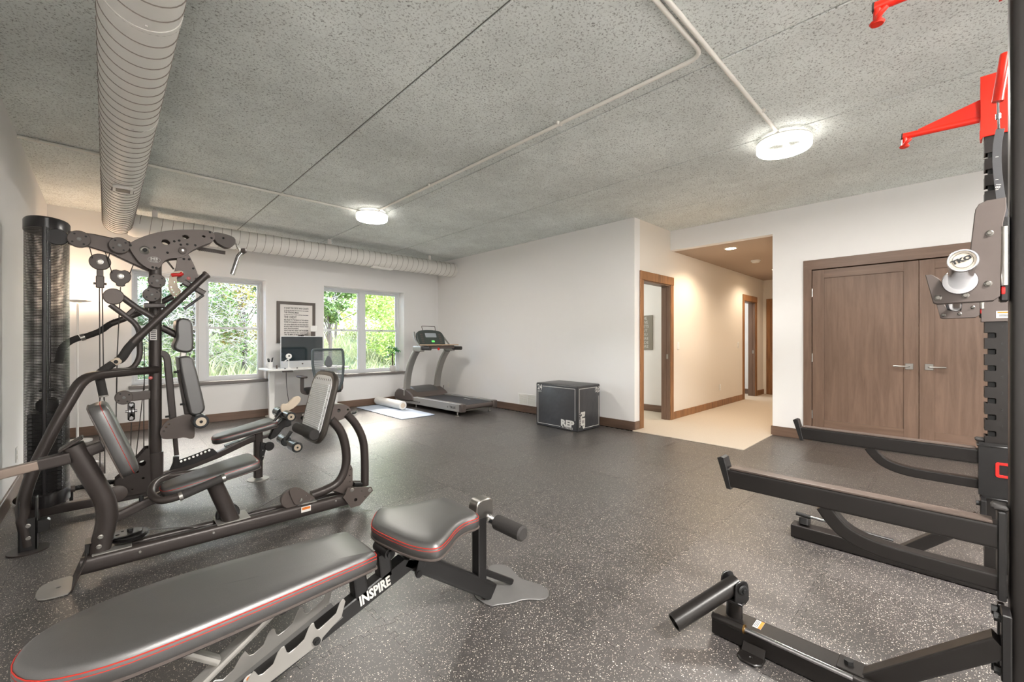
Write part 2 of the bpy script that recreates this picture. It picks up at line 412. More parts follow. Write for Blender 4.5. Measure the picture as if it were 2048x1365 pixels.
# interlocking rubber tiles, 0.6 m, with dovetailed edges
def tile_edge(L=.6, a=.012, n=7, p=.08, s=.02):
    out = [(0, 0)]
    for i in range(n):
        o = s + i * p
        out += [(o + .002, -a), (o + .036, -a), (o + .030, a), (o + .079, a) if i < n - 1 else (o + .06, a)]
    return out
def tile_mesh():
    e = tile_edge(); g = .0007; pts = []
    pts += [(t, w) for t, w in e]; pts += [(.6 - w, t) for t, w in e]
    pts += [(t, .6 + w) for t, w in reversed(e[1:] + [(.6, 0)])]; pts += [(-w, t) for t, w in reversed(e[1:] + [(.6, 0)])]
    pts = inset(pts, g)
    bm = bmesh.new(); vs = [bm.verts.new((x, y, 0)) for x, y in pts]; bm.faces.new(vs); bmesh.ops.recalc_face_normals(bm, faces=bm.faces[:])
    if bm.faces[:][0].normal.z < 0: bmesh.ops.reverse_faces(bm, faces=bm.faces[:])
    bmesh.ops.triangulate(bm, faces=bm.faces[:])
    low = [bm.verts.new((x, y, -.004)) for x, y in pts]
    for i in range(len(vs)): bm.faces.new((vs[i], low[i], low[(i + 1) % len(vs)], vs[(i + 1) % len(vs)]))
    me = bpy.data.meshes.new('floor_tile'); bm.to_mesh(me); bm.free(); me.materials.append(M['rubber']); return me
tm = tile_mesh()
for i in range(13):
    for j in range(18):
        x = -.95 + .6 * i; y = -3.14 + .6 * j
        if x > 5.0 and y > YH - .05: continue
        if x > XC - .3: continue
        o = bpy.data.objects.new('floor_tile', tm); o.location = (x, y, 0); S.collection.objects.link(o); o.parent = floor
carpet = struct(B().plate([(XR - .045, YH), (XC, YH), (11.5, YH), (11.5, 7), (XR + .1, 7), (XR + .1, YN), (XR - .045, YN)], 'z', .004, .012, bev=.003).build('carpet', 'carpet', None, 0))
carpet.name = 'floor_carpet'; carpet['kind'] = 'structure'
# ceiling: concrete slab with precast planks, joints recessed
ceil = struct(B().bb((XL - .2, YB - .2, H + .012), (11.6, YW + .25, H + .15)).build('ceiling', 'joint', None, 0))
xs = [-.71, .215, 1.42, 2.61, 3.86, 5.13, 6.30]
for a, b in zip(xs, xs[1:]):
    B().bb((a + .006, YB - .1, H), (b - .006, YW + .05, H + .014), bev=.004).build('ceiling_plank', 'stipple', ceil, 0)
# walls
struct(B().bb((XL - .12, YB - .12, 0), (XL, YW, H)).build('wall_left', 'wall', None, 0))
W1 = (.25, 1.84); W2 = (2.74, 4.295); ZB, ZT = .60, 2.165
struct(B().plate([(XL - .12, 0), (XR + .14, 0), (XR + .14, H + .02), (XL - .12, H + .02)], 'y', YW + .15, .30, [[(W1[0], ZB - .02), (W1[1], ZB - .02), (W1[1], ZT), (W1[0], ZT)], [(W2[0], ZB - .02), (W2[1], ZB - .02), (W2[1], ZT), (W2[0], ZT)]], bev=.0003).build('wall_window', 'wall', None, 0))
struct(B().bb((XR, YN, 0), (XR + .14, YW, H)).build('wall_right', 'wall', None, 0))
D1 = (5.315, 6.125, 2.04); D2 = (9.40, 10.10, 2.03)
struct(B().plate([(XR + .139, 0), (D1[0], 0), (D1[0], D1[2]), (D1[1], D1[2]), (D1[1], 0), (D2[0], 0), (D2[0], D2[2]), (D2[1], D2[2]), (D2[1], 0), (XE, 0), (XE, H), (XR + .139, H)], 'y', YN + .06, .12, bev=.0003).build('wall_hall', 'wall_warm', None, 0))
struct(B().plate([(YB, 0), (-.70, 0), (-.70, 2.07), (1.17, 2.07), (1.17, 0), (YH, 0), (YH, ZC), (YN + .02, ZC), (YN + .02, H), (YB, H)], 'x', XC + .06, .12, bev=.0004).build('wall_closet', 'wall', None, 0))
struct(B().bb((XC + .1, YH - .12, 0), (11.2, YH, ZC)).build('wall_hallside', 'wall_warm', None, 0))
struct(B().bb((XC + .02, YH - .1, ZC), (11.4, 7.2, ZC + .1)).bb((XR + .13, YN + .11, ZC), (XC + .03, 7.2, ZC + .1)).build('ceiling_hall', 'taupe', None, 0))
struct(B().bb((XE, YH - .1, 0), (XE + .12, YN + .12, ZC)).build('wall_end', 'wall_warm', None, 0))
struct(B().bb((XL - .12, YB - .12, 0), (XC + .12, YB, H)).build('wall_back', 'wall', None, 0))
struct(B().bb((XC + .1, -.9, 0), (XC + .8, -.8, H)).bb((XC + .1, 1.3, 0), (XC + .8, 1.4, H)).bb((XC + .7, -.9, 0), (XC + .8, 1.4, H)).build('wall_closetinner', 'wall', None, 0))
struct(B().bb((6.68, YN + .12, 0), (6.8, 7, ZC)).bb((XR + .14, 6.9, 0), (6.7, 7, ZC)).build('wall_sideroom', 'wall', None, 0))
struct(B().bb((10.45, YN + .12, 0), (10.55, 6, ZC)).bb((8.6, 5.9, 0), (10.5, 6, ZC)).bb((8.5, YN + .12, 0), (8.6, 6, ZC)).build('wall_farroom', 'wall', None, 0))
# baseboards
def base(name, a, b, m='basew'): return struct(B().bb(a, b, bev=.004).build(name, m, None, 0))
base('baseboard_left', (XL, YB, 0), (XL + .016, YW, .12))
base('baseboard_window', (XL + .016, YW - .016, 0), (XR, YW, .12), 'woodx')
base('baseboard_right', (XR - .016, YN - .016, 0), (XR, YW - .016, .12))
base('baseboard_corner', (XR, YN - .016, 0.008), (5.21, YN, .12), 'woodx')
base('baseboard_hall', (6.21, YN - .016, .008), (9.27, YN, .12), 'woodh')
base('baseboard_hallend', (10.21, YN - .016, .008), (XE, YN, .12), 'woodh')
base('baseboard_closet', (XC - .016, 1.26, 0), (XC, YH + .016, .12), 'woody')
base('baseboard_opening', (XC, YH, .008), (8, YH + .016, .12), 'woodx')
base('baseboard_sideroom', (6.664, YN + .14, .008), (6.68, 6.8, .12), 'woody')
base('baseboard_farroom', (10.434, YN + .14, .008), (10.45, 5.8, .12), 'woody')
base('baseboard_rear', (XC - .016, YB, 0), (XC, -.8, .12), 'woody')
# doors
def cased(name, x0, x1, zt, cw=.09, m='woodh', jm='wood'):
    e = bpy.data.objects.new(name, None); S.collection.objects.link(e); e['kind'] = 'structure'; e.location = (x0, YN, 0); ROOT[e] = Vector((x0, YN, 0))
    for a, b in ((x0 - cw, x0), (x1, x1 + cw)): B().bb((a, YN - .018, .008), (b, YN, zt + .0), bev=.003).build('casing', m, e, 0)
    B().bb((x0 - cw, YN - .022, zt), (x1 + cw, YN, zt + .12), bev=.003).build('header', m, e, 0)
    for a, b in ((x0 - .001, x0 + .018), (x1 - .018, x1 + .001)): B().bb((a, YN - .005, .008), (b, YN + .13, zt), bev=.002).bb((a + (.016 if a < x0 else -.010), YN + .05, .008), (b + (.010 if a < x0 else -.016), YN + .085, zt)).build('jamb', jm, e, 0)
    B().bb((x0, YN - .005, zt - .018), (x1, YN + .13, zt + .001)).build('jamb', jm, e, 0)
    return e
d1 = cased('door_1', *D1); B().bb((D1[1] - .021, YN + .02, .93), (D1[1] - .018, YN + .05, 1.0), bev=.001).build('strike_plate', 'steel', d1, 0)
d2 = cased('door_2', *D2); B().bb((D2[1] - .021, YN + .02, .93), (D2[1] - .018, YN + .05, 1.0), bev=.001).build('strike_plate', 'steel', d2, 0)
e = bpy.data.objects.new('door_3', None); S.collection.objects.link(e); e['kind'] = 'structure'; ROOT[e] = Vector((XE, 2.2, 0)); e.location = (XE, 2.2, 0)
B().bb((XE - .02, 1.75, .008), (XE, 2.87, 2.14), bev=.003).build('casing', 'woodh', e, 0)
B().bb((XE - .035, 1.85, .02), (XE - .02, 2.77, 2.03), bev=.003).build('door_slab', 'woodh', e, 0)
# closet double doors
e = bpy.data.objects.new('door_4', None); S.collection.objects.link(e); e['kind'] = 'structure'; ROOT[e] = Vector((XC, .23, 0)); e.location = (XC, .23, 0)
YA, YM, YZ, ZD = 1.158, .233, -.692, 2.045
B().bb((XC - .02, YA + .005, 0), (XC + .08, YA + .09, 2.06), bev=.003).build('casing', 'wood', e, 0)
B().bb((XC - .02, YZ - .09, 0), (XC + .08, YZ - .005, 2.06), bev=.003).build('casing', 'wood', e, 0)
B().bb((XC - .022, YZ - .09, 2.055), (XC + .08, YA + .09, 2.172), bev=.003).build('header', 'woody', e, 0)
for a, b, hs in ((YM + .002, YA, 1), (YZ, YM - .002, -1)):
    dr = B().bb((XC + .006, a, .012), (XC + .03, b, ZD)).build('door_leaf', 'wood', e, 0)
    st = .115
    for p, q in ((a, a + st), (b - st, b)): B().bb((XC - .006, p, .012), (XC + .008, q, ZD), bev=.0015).build('stile', 'wood', dr, 0)
    B().bb((XC - .006, a + st, ZD - .1), (XC + .008, b - st, ZD), bev=.0015).build('rail', 'woody', dr, 0)
    B().bb((XC - .006, a + st, .012), (XC + .008, b - st, .262), bev=.0015).build('rail', 'woody', dr, 0)
    yh = YM + hs * .075
    h = B().bb((XC - .013, yh - .032, .898), (XC - .005, yh + .032, .962), bev=.003).build('rose_plate', 'steel', dr, 0, label='square satin nickel rose')
    B().tube([(XC - .01, yh, .93), (XC - .055, yh, .93), (XC - .055, yh + hs * .125, .932)], .008, fil=.014, seg=8).build('lever_handle', 'steel', dr)
    yy = YA if hs > 0 else YZ
    for zz in (.32, 1.0, 1.78): B().cyl((XC - .012, yy, zz - .05), (XC - .012, yy, zz + .05), .006, seg=8).build('hinge', 'steel', dr)
# windows: double-hung pairs
def window(name, x0, x1):
    e = bpy.data.objects.new(name, None); S.collection.objects.link(e); e['kind'] = 'structure'; ROOT[e] = Vector(((x0 + x1) / 2, YW, ZB)); e.location = ROOT[e]
    y0, y1 = 7.765, 7.83; mid = (x0 + x1) / 2; zr = 1.385
    B().plate([(x0, ZB), (x1, ZB), (x1, ZT), (x0, ZT)], 'y', 7.80, .07, [[(x0 + .035, ZB + .035), (mid - .045, ZB + .035), (mid - .045, ZT - .035), (x0 + .035, ZT - .035)], [(mid + .045, ZB + .035), (x1 - .035, ZB + .035), (x1 - .035, ZT - .035), (mid + .045, ZT - .035)]], bev=.002).build('window_frame', 'vinylframe', e, 0)
    for a, b in ((x0 + .036, mid - .046), (mid + .046, x1 - .036)):
        for za, zb, yy in ((zr, ZT - .036, 7.815), (ZB + .036, zr + .03, 7.79)):
            s = B().plate([(a, za), (b, za), (b, zb), (a, zb)], 'y', yy, .022, [[(a + .033, za + .03), (b - .033, za + .03), (b - .033, zb - .03), (a + .033, zb - .03)]], bev=.002).build('sash', 'vinylframe', e, 0)
            B().bb((a + .03, yy - .002, za + .028), (b - .03, yy + .002, zb - .028)).build('pane', 'glass', s, 0)
        B().bb(((a + b) / 2 - .02, 7.765, zr + .01), ((a + b) / 2 + .02, 7.785, zr + .028), bev=.003).build('sash_lock', 'steel', e, 0)
    B().bb((x0 - .03, YW - .035, ZB - .045), (x1 + .03, 7.765, ZB), bev=.006).build('window_sill', 'sill', e, 0)
window('window_1', *W1); window('window_2', *W2)
# ------------------------------------------------------------------ ceiling services
def ring_light(loc, label):
    t = thing('ring_light', loc, label, 'ceiling light', 'ring lights on the concrete ceiling')
    x, y, z = loc
    B().lathe((x, y, H - .025), (0, 0, 1), [(0, .075), (.025, .08)]).build('canopy', 'white', t)
    r = B(); rs = []
    prof = [(.145, 2.755), (.150, 2.748), (.185, 2.748), (.192, 2.755), (.192, 2.806), (.188, 2.812), (.149, 2.812), (.145, 2.806)]
    for k in range(40):
        a = 2 * math.pi * k / 40; rs.append([r.bm.verts.new((x + q * math.cos(a), y + q * math.sin(a), w)) for q, w in prof])
    for k in range(40):
        a, b = rs[k], rs[(k + 1) % 40]
        for j in range(8): r.bm.faces.new((a[j], a[(j + 1) % 8], b[(j + 1) % 8], b[j]))
    r.build('diffuser_ring', 'glow', t)
    b = B(); ra = [[b.bm.verts.new((x + q * math.cos(k * math.pi / 20), y + q * math.sin(k * math.pi / 20), 2.7472)) for k in range(40)] for q in (.155, .183)]
    for k in range(40): b.bm.faces.new((ra[0][k], ra[0][(k + 1) % 40], ra[1][(k + 1) % 40], ra[1][k]))
    b.build('downward_lens', 'glow_down', t, 0)
    b = B()
    b.lathe((x, y, 2.812), (0, 0, 1), [(0, .155), (.0, .19), (.012, .19), (.012, .155)], 40, cap=False)
    b.bb((x - .18, y - .012, 2.818), (x + .18, y + .012, 2.832)).cyl((x, y, 2.76), (x, y, 2.84), .006, seg=8)
    b.build('mounting_ring', 'white', t)
    return t
ring_light((2.455, 5.133, 0), 'glowing white ring ceiling light near the window wall')
ring_light((3.955, .94, 0), 'glowing white ring ceiling light nearest the closet doors')
ring_light((2.455, -1.9, 0), 'added white ring ceiling light, unseen behind the viewpoint, brightening the room')  # this ring and the next are added out of view to brighten the room
ring_light((.9, -1.2, 0), 'added white ring ceiling light, unseen behind the viewpoint by the left wall, brightening the room')
for i, (x, y) in enumerate(((2.455, -1.9), (.9, -1.2))):
    lamp('added_fill_lamp', 'AREA', (x, y, 2.742), (66, 54)[i], (1, .975, .94), (0, 0, 0), shape='DISK', size=.38)  # strong disc lamps added under the two unseen rings as room fill
def conduit(pts, straps, label, r=.013):
    t = thing('conduit', pts[0], label, 'pipe', 'painted conduits on the ceiling')
    B().tube(pts, r, fil=.09, seg=10).build('pipe', 'offwhite', t)
    for x, y, ax in straps:
        B().box((x, y, H - .010), (.02, .06, .026) if ax == 'x' else (.06, .02, .026), bev=.006).build('strap', 'offwhite', t, 0)
zc = H - .0145
conduit([(XL, 5.185, zc), (2.36, 5.185, zc)], [(-.4, 5.185, 'x'), (1.42, 5.185, 'x')], 'grey conduit from the left wall across the ceiling to the ring light')
conduit([(2.47, 5.05, zc), (2.47, .985, zc), (-.4, .985, zc)], [(2.47, 3.8, 'y'), (2.47, 2.05, 'y'), (1.2, .985, 'x')], 'cream conduit bending at a right angle on the ceiling')
conduit([(-.4, .945, zc), (3.87, .945, zc)], [(3.38, .945, 'x'), (.8, .945, 'x')], 'straight cream conduit leading to the ring light by the closet')
# spiral ducts
def spiral(a, b, r, pitch, seg=32):
    a = Vector(a); b = Vector(b); L = (b - a).length; d = (b - a) / L; x, y = basis(d); n = int(L / pitch * seg); pts = []
    for k in range(n + 1):
        t = 2 * math.pi * k / seg; pts.append(a + d * (L * k / n) + (x * math.cos(t) + y * math.sin(t)) * (r + .0005))
    return pts
zd = 2.63; rd = .136
t = thing('air_duct', (.107, 2, zd), 'round spiral air duct running from overhead towards the window wall', 'duct')
b = B().lathe((.107, YB, zd), (0, 1, 0), [(0, rd), (4.7 - YB, rd)], 40)
b.build('duct_pipe', 'duct', t)
B().sweep(spiral((.107, YB, zd), (.107, 6.98, zd), rd, .105), [(.0035, 0), (0, .003), (-.0035, 0), (0, -.003)]).build('spiral_seam', 'ductseam', t)
B().lathe((.107, 4.7, zd), (0, 1, 0), [(0, rd - .002), (0, rd + .004), (.03, rd + .004), (.03, rd), (2.1, rd - .003), (2.27, rd - .003), (2.32, rd - .03)], 40).build('duct_pipe', 'duct', t)
for yy in (1.0, 2.32, 3.5): B().lathe((.107, yy, zd), (0, 1, 0), [(0, rd), (0, rd + .003), (.05, rd + .003), (.05, rd)], 40, cap=False).cyl((.12, yy - .03, zd - rd - .004), (.12, yy - .03, zd - rd + .01), .005, seg=8).build('duct_collar', 'duct', t)
dm = B().bb((.042, 4.80, 2.475), (.172, 4.94, 2.50), bev=.004).build('damper_grille', 'duct', t, 0)
B().bb((.062, 4.82, 2.472), (.152, 4.92, 2.476)).build('grille_opening', 'plastic', dm, 0)
B().bb((.036, 4.945, 2.484), (.178, 4.965, 2.51), bev=.004).build('grille_lip', 'plastic', dm, 0)
for yy in (.5, 3.1): B().bb((.095, yy, zd + rd - .01), (.12, yy + .002, H)).build('hanger', 'duct', t, 0)
t = thing('air_duct', (2.5, 7.0, zd), 'round spiral air duct hung along the top of the window wall', 'duct')
B().lathe((.25, 7.0, zd), (1, 0, 0), [(-.05, rd - .01), (0, rd + .006), (.03, rd + .006), (.03, rd), (XR - .25, rd)], 40).build('duct_pipe', 'duct', t)
B().sweep(spiral((.3, 7.0, zd), (XR, 7.0, zd), rd, .105), [(.003, 0), (0, .0025), (-.003, 0), (0, -.0025)]).build('spiral_seam', 'ductseam', t)
for xx in (.45, 2.62, 4.52):
    B().bb((xx - .028, 6.99, zd + rd - .004), (xx + .028, 7.0, H)).lathe((xx - .028, 7.0, zd), (1, 0, 0), [(0, rd + .001), (0, rd + .004), (.056, rd + .004), (.056, rd + .001)], 40, cap=False).build('hanger', 'duct', t)
B().bb((3.33, 6.93, zd - rd - .02), (3.72, 7.03, zd - rd + .012), bev=.008).build('damper_grille', 'duct', t, 0)
# hall ceiling fittings
t = thing('downlight', (6.63, 2.25, ZC), 'round recessed downlight glowing in the hallway ceiling', 'ceiling light')
B().lathe((6.63, 2.25, ZC - .006), (0, 0, 1), [(0, .07), (0, .085), (.006, .088)], 28, cap=False).build('trim_ring', 'white', t)
B().lathe((6.63, 2.25, ZC - .005), (0, 0, 1), [(0, .072), (.004, .072)], 28).build('lens', 'glow_hall', t)
lamp('hall_lamp', 'SPOT', (6.63, 2.25, ZC - .02), 38, (1, .80, .58), (0, 0, 0), spot_size=R(150), spot_blend=.6, shadow_soft_size=.07)
t = thing('downlight', (9.2, 2.3, ZC), 'second recessed downlight further down the hallway', 'ceiling light')
B().lathe((9.2, 2.3, ZC - .006), (0, 0, 1), [(0, .07), (0, .085), (.006, .088)], 28, cap=False).build('trim_ring', 'white', t)
B().lathe((9.2, 2.3, ZC - .005), (0, 0, 1), [(0, .072), (.004, .072)], 28).build('lens', 'glow_hall', t)
lamp('hall_lamp', 'SPOT', (9.2, 2.3, ZC - .02), 28, (1, .82, .62), (0, 0, 0), spot_size=R(150), spot_blend=.6, shadow_soft_size=.07)
lamp('side_room_fill', 'POINT', (5.9, 5.2, 2.2), 22, (.94, 1, .95), shadow_soft_size=.3)  # added point light without a fixture, in place of the side room's daylight
lamp('far_room_point', 'POINT', (9.5, 4.6, 2.2), 22, (.9, .97, 1), shadow_soft_size=.3)  # point light without a fixture
t = thing('smoke_detector', (7.92, 2.29, ZC), 'white smoke detector on the hallway ceiling', 'smoke detector')
B().lathe((7.92, 2.29, ZC - .04), (0, 0, 1), [(0, .05), (.008, .062), (.026, .066), (.026, .075), (.04, .075)]).build('housing', 'whiteplastic', t)
B().lathe((7.92, 2.29, ZC - .043), (0, 0, 1), [(0, .012), (.004, .014)], 12).build('test_button', 'offwhite', t)
# wall plates
def plate_y(x, z, label, kind='switch', y=YN, n=1):
    t = thing('light_switch' if kind == 'switch' else 'wall_outlet', (x, y, z), label, kind)
    B().bb((x - .036 * n, y - .006, z - .058), (x + .036 * n, y, z + .058), bev=.003).build('cover_plate', 'whiteplastic', t, 0)
    for k in range(n):
        cx = x + (k - (n - 1) / 2) * .046
        if kind == 'switch': B().bb((cx - .016, y - .010, z - .033), (cx + .016, y - .005, z + .033), bev=.002).build('rocker', 'whiteplastic', t, 0)
        else:
            for dz in (-.02, .02):
                s = B().bb((cx - .015, y - .008, z + dz - .014), (cx + .015, y - .005, z + dz + .014), bev=.002).build('socket', 'offwhite', t, 0)
                B().bb((cx - .007, y - .0085, z + dz - .005), (cx - .005, y - .0078, z + dz + .005)).bb((cx + .005, y - .0085, z + dz - .005), (cx + .007, y - .0078, z + dz + .005)).build('slot', 'cord', s, 0)
def plate_x(y, z, x, sgn, label, kind='outlet'):
    t = thing('light_switch' if kind == 'switch' else 'wall_outlet', (x, y, z), label, kind)
    B().bb((x, y - .036, z - .058), (x + sgn * .006, y + .036, z + .058), bev=.002).build('cover_plate', 'whiteplastic', t, 0)
    for dz in (-.02, .02): B().bb((x + sgn * .005, y - .015, z + dz - .014), (x + sgn * .009, y + .015, z + dz + .014), bev=.002).build('socket', 'offwhite', t, 0)
plate_y(6.394, 1.126, 'white double switch on the hall wall beside the first doorway', n=1)
plate_y(9.05, 1.126, 'white switch on the hall wall beside the far doorway')
plate_y(8.11, .353, 'white outlet low on the hall wall', 'outlet')
plate_x(3.27, .35, 6.68, -1, 'white outlet low on the wall inside the first doorway')
plate_x(3.20, 1.12, 6.68, -1, 'white switch on the wall inside the first doorway, above the outlet', 'switch')
plate_x(5.127, .30, XL, 1, 'white outlet low on the left wall behind the multi-gym')
plate_x(7.186, .30, XR, -1, 'white outlet behind the treadmill')
# floor register
t = thing('floor_vent', (XR, 4.8, .2), 'white return air grille above the baseboard left of the black plyometric box', 'vent')
B().plate([(4.52, .112), (5.14, .112), (5.14, .31), (4.52, .31)], 'x', XR - .005, .01, [[(4.545 + k * .193, .13), (4.725 + k * .193, .13), (4.725 + k * .193, .292), (4.545 + k * .193, .292)] for k in range(3)], bev=.001).build('vent_frame', 'whiteplastic', t, 0)
for k in range(3):
    for j in range(9): B().box((XR - .005, 4.635 + k * .193, .142 + j * .0175), (.010, .18, .006), (0, .5, 0)).build('vent_slat', 'whiteplastic', t, 0)
B().bb((XR - .001, 4.54, .12), (XR + .0, 5.12, .3)).build('vent_back', 'offwhite', t, 0)
# sign inside side room
t = thing('wall_sign', (6.675, 3.75, 1.4), 'grey wooden sign with pale lettering on the wall inside the first doorway', 'sign')
sg = [(6.68,3.5,1.636), (6.68,3.5,1.052)]
ys, z1, z0 = sg[0][1], sg[0][2], sg[1][2]
B().bb((6.664, ys, z0), (6.679, ys + .42, z1), bev=.002).build('sign_board', mat('sign_grey', (.53, .51, .47), .7, noise=.08), t, 0)
for i, w in enumerate(['THE', 'LOVE', 'MEETS', 'OUT', 'YOU', 'WERE', 'MADE', 'MORE']):
    text(w, 'lettering', 'decal', frame_mt((6.663, ys + .16, z1 - .05 - i * (z1 - z0 - .08) / 7.3), (0, -1, 0), (0, 0, 1)), .065, t)
# ------------------------------------------------------------------ outside the windows
# sloping meadow and hedge of trees beyond the window wall
def gz(x, y): return -.25 + max(0, y - 9.0) * .17 + .10 * math.sin(x * 1.3 + y) + .06 * math.sin(x * 3.1 - y * 2)
bm = bmesh.new(); NX, NY = 60, 50; grid = []
for j in range(NY + 1):
    row = []
    for i in range(NX + 1):
        x = -14 + 32 * i / NX; y = 7.9 + 22 * j / NY; row.append(bm.verts.new((x, y, gz(x, y) if y > 8.3 else -.3)))
    grid.append(row)
for j in range(NY):
    for i in range(NX): bm.faces.new((grid[j][i], grid[j][i + 1], grid[j + 1][i + 1], grid[j + 1][i]))
b = B(); b.bm.free(); b.bm = bm; struct(b.build('ground', 'ground', None)); 
def leaves(b, c, r, n, s, rng, squash=1.0, shell=.0):
    vs = b.bm.verts; fs = b.bm.faces
    for _ in range(n):
        while True:
            p = Vector((rng.uniform(-1, 1), rng.uniform(-1, 1), rng.uniform(-1, 1)))
            if shell < p.length <= 1: break
        p = Vector((c[0] + p.x * r, c[1] + p.y * r, c[2] + p.z * r * squash))
        q = Vector((rng.uniform(-1, 1), rng.uniform(-1, 1), rng.uniform(-.7, .7))).normalized(); w = q.cross(Vector((rng.uniform(-1, 1), rng.uniform(-1, 1), rng.uniform(-1, 1)))).normalized()
        k = s * rng.uniform(.6, 1.3)
        fs.new((vs.new(p - q * k), vs.new(p + w * k * .42), vs.new(p + q * k), vs.new(p - w * k * .42)))
def tree(name, x, y, h, cr, lm, label, seed, nl=2600, ls=.05, twigs=0, low=.0, cat='tree', trunk=.05, blobs=16):
    rng = random.Random(seed); z = gz(x, y)
    t = thing(name, (x, y, z), label, cat, 'trees and shrubs beyond the windows')
    b = B(); b.tube([(x, y, z - .1), (x + .05, y, z + h * .35), (x - .06, y + .05, z + h * .7), (x, y, z + h * .95)], trunk, seg=7, scale=[1, .8, .5, .2])
    f = B(); cen = []
    for i in range(blobs):
        a = rng.uniform(0, 6.28); q = cr * math.sqrt(rng.random()) * .8; hh = low + (1 - low) * rng.random()
        c = (x + q * math.cos(a), y + q * math.sin(a) * .7, z + h * hh); cen.append(c)
        leaves(f, c, cr * rng.uniform(.3, .5), nl // blobs, ls, rng, .8)
        b.tube([(x, y, z + h * hh * .6), ((x + c[0]) / 2, (y + c[1]) / 2, z + h * hh * .85), c], trunk * .3, seg=4, scale=[1, .7, .3])
    b.build('trunk', 'bark', t)
    o = f.build('foliage', lm, t, 0); o['kind'] = 'stuff'
    if twigs:
        w = B()
        for _ in range(twigs):
            c = rng.choice(cen); p = Vector(c) + Vector((rng.uniform(-1, 1), rng.uniform(-1, 0), rng.uniform(-1, 1))) * cr * .5
            d = Vector((rng.uniform(-1, 1), rng.uniform(-.4, .1), rng.uniform(-.6, 1))).normalized() * rng.uniform(.2, .6)
            e = d.cross(Vector((rng.uniform(-1, 1), 1, rng.uniform(-1, 1)))) * .25
            w.tube([p, p + d * .5 + e * .5, p + d], .006, seg=3, scale=[1, .7, .3])
        o = w.build('twigs', 'twig', t, 0); o['kind'] = 'stuff'
    return t
tree('shrub', .2, 10.6, 2.9, .9, 'leafd', 'dark green shrub with bare grey twigs behind the left pane of the left window', 3, 5200, .045, 420, .1, 'shrub')
tree('shrub', 1.35, 11.2, 3.2, 1.0, 'leaf', 'twiggy shrub with pale bare branches behind the left window', 4, 5200, .045, 900, .15, 'shrub')
tree('shrub', 2.35, 11.6, 3.3, .8, 'leafo', 'yellowing shrub behind the right pane of the left window', 5, 3600, .05, 260, .2, 'shrub')
tree('tree', -.8, 12.6, 4.6, 1.5, 'leafd', 'dark evergreen tree behind the multi-gym side of the left window', 6, 5600, .06, 200, .25)
tree('tree', 1.6, 13.8, 5.4, 1.8, 'leaf', 'tall leafy tree rising behind the twiggy shrub', 7, 7000, .065, 200, .2)
tree('tree', 3.5, 14.2, 5.4, 1.4, 'leafd', 'tall dark leafed tree seen between the two windows', 8, 6000, .06, 150, .3)
tree('tree', 4.1, 11.0, 3.5, .62, 'leaf', 'green tree with a drooping branch at the left of the right window', 9, 5200, .05, 60, .5)
tree('tree', 7.0, 12.4, 4.4, 1.35, 'leafy', 'bright yellow green tree filling the right pane of the right window', 10, 13000, .055, 0, .05)
tree('tree', 9.0, 13.2, 4.6, 1.3, 'leafy', 'yellow green tree standing furthest right beyond the window', 11, 6200, .055, 0, .05)
tree('tree', 6.2, 16.0, 5.6, 2.4, 'leafy', 'hazy pale green tree in the distance through the right window', 12, 11000, .09, 0, .1)
tree('tree', 10.5, 17.5, 6.0, 2.4, 'leafy', 'distant pale green tree on the slope beyond the right window', 13, 6000, .09, 0, .1)
tree('tree', 3.2, 19.0, 5.0, 2.4, 'leaf', 'distant green tree on the slope behind the left window', 14, 6000, .09, 0, .1)
tree('tree', -.5, 18.0, 5.5, 2.6, 'leaf', 'distant tree on the slope behind the multi-gym', 15, 6000, .09, 0, .1)
g = B(); rng = random.Random(21)
for _ in range(15000):
    x = rng.uniform(-1.5, 10.5); y = 9.0 + 9 * rng.random() ** 1.4; z = gz(x, y); hgt = rng.uniform(.15, .5) * (1 + .5 * math.sin(x * 2 + y))
    a = rng.uniform(0, 6.28); dx, dy = math.cos(a) * .012, math.sin(a) * .012; lx, ly = rng.uniform(-.15, .15), rng.uniform(-.1, .1)
    v = g.bm.verts; p = [v.new((x - dx, y - dy, z)), v.new((x + dx, y + dy, z)), v.new((x + lx + dx * .6, y + ly, z + hgt * .7)), v.new((x + lx * 1.8, y + ly * 1.8, z + hgt))]
    g.bm.faces.new(p)
o = g.build('tall_grass', 'grass', None, 0); o['kind'] = 'stuff'; tag(o, 'tall pale meadow grass growing on the slope outside the windows', 'grass')
# ------------------------------------------------------------------ far end furniture
# framed poster
t = thing('framed_poster', (2.29, 7.57, 1.5), 'dark framed typographic poster hanging between the two windows', 'poster')
x0, x1, z0, z1 = 1.998, 2.587, 1.172, 1.846
B().plate([(x0, z0), (x1, z0), (x1, z1), (x0, z1)], 'y', YW - .014, .026, [[(x0 + .04, z0 + .04), (x1 - .04, z0 + .04), (x1 - .04, z1 - .04), (x0 + .04, z1 - .04)]], bev=.003).build('frame', mat('poster_frame', (.36, .33, .31), .5), t, 0)
B().bb((x0 + .038, YW - .012, z0 + .038), (x1 - .038, YW - .004, z1 - .038)).build('print', 'poster', t, 0)
lines = [('IT IS NOT THE CRITIC WHO COUNTS', .040), ('not the man who points out how the strong man stumbles', .022), ('THE STRONG MAN', .040), ('or where the doer of deeds could have done better', .018), ('THE CREDIT', .052), ('BELONGS TO THE MAN IN THE ARENA', .030), ('WHOSE FACE IS MARRED BY DUST AND SWEAT', .030), ('who strives valiantly who errs and comes short', .032), ('BECAUSE THERE IS NO EFFORT WITHOUT ERROR', .026), ('and shortcoming', .026), ('WHO KNOWS GREAT ENTHUSIASMS', .036), ('the great devotions who spends himself', .022), ('THE TRIUMPH OF HIGH ACHIEVEMENT', .034), ('and who at the worst if he fails at least fails', .018), ('WHILE DARING GREATLY', .052)]
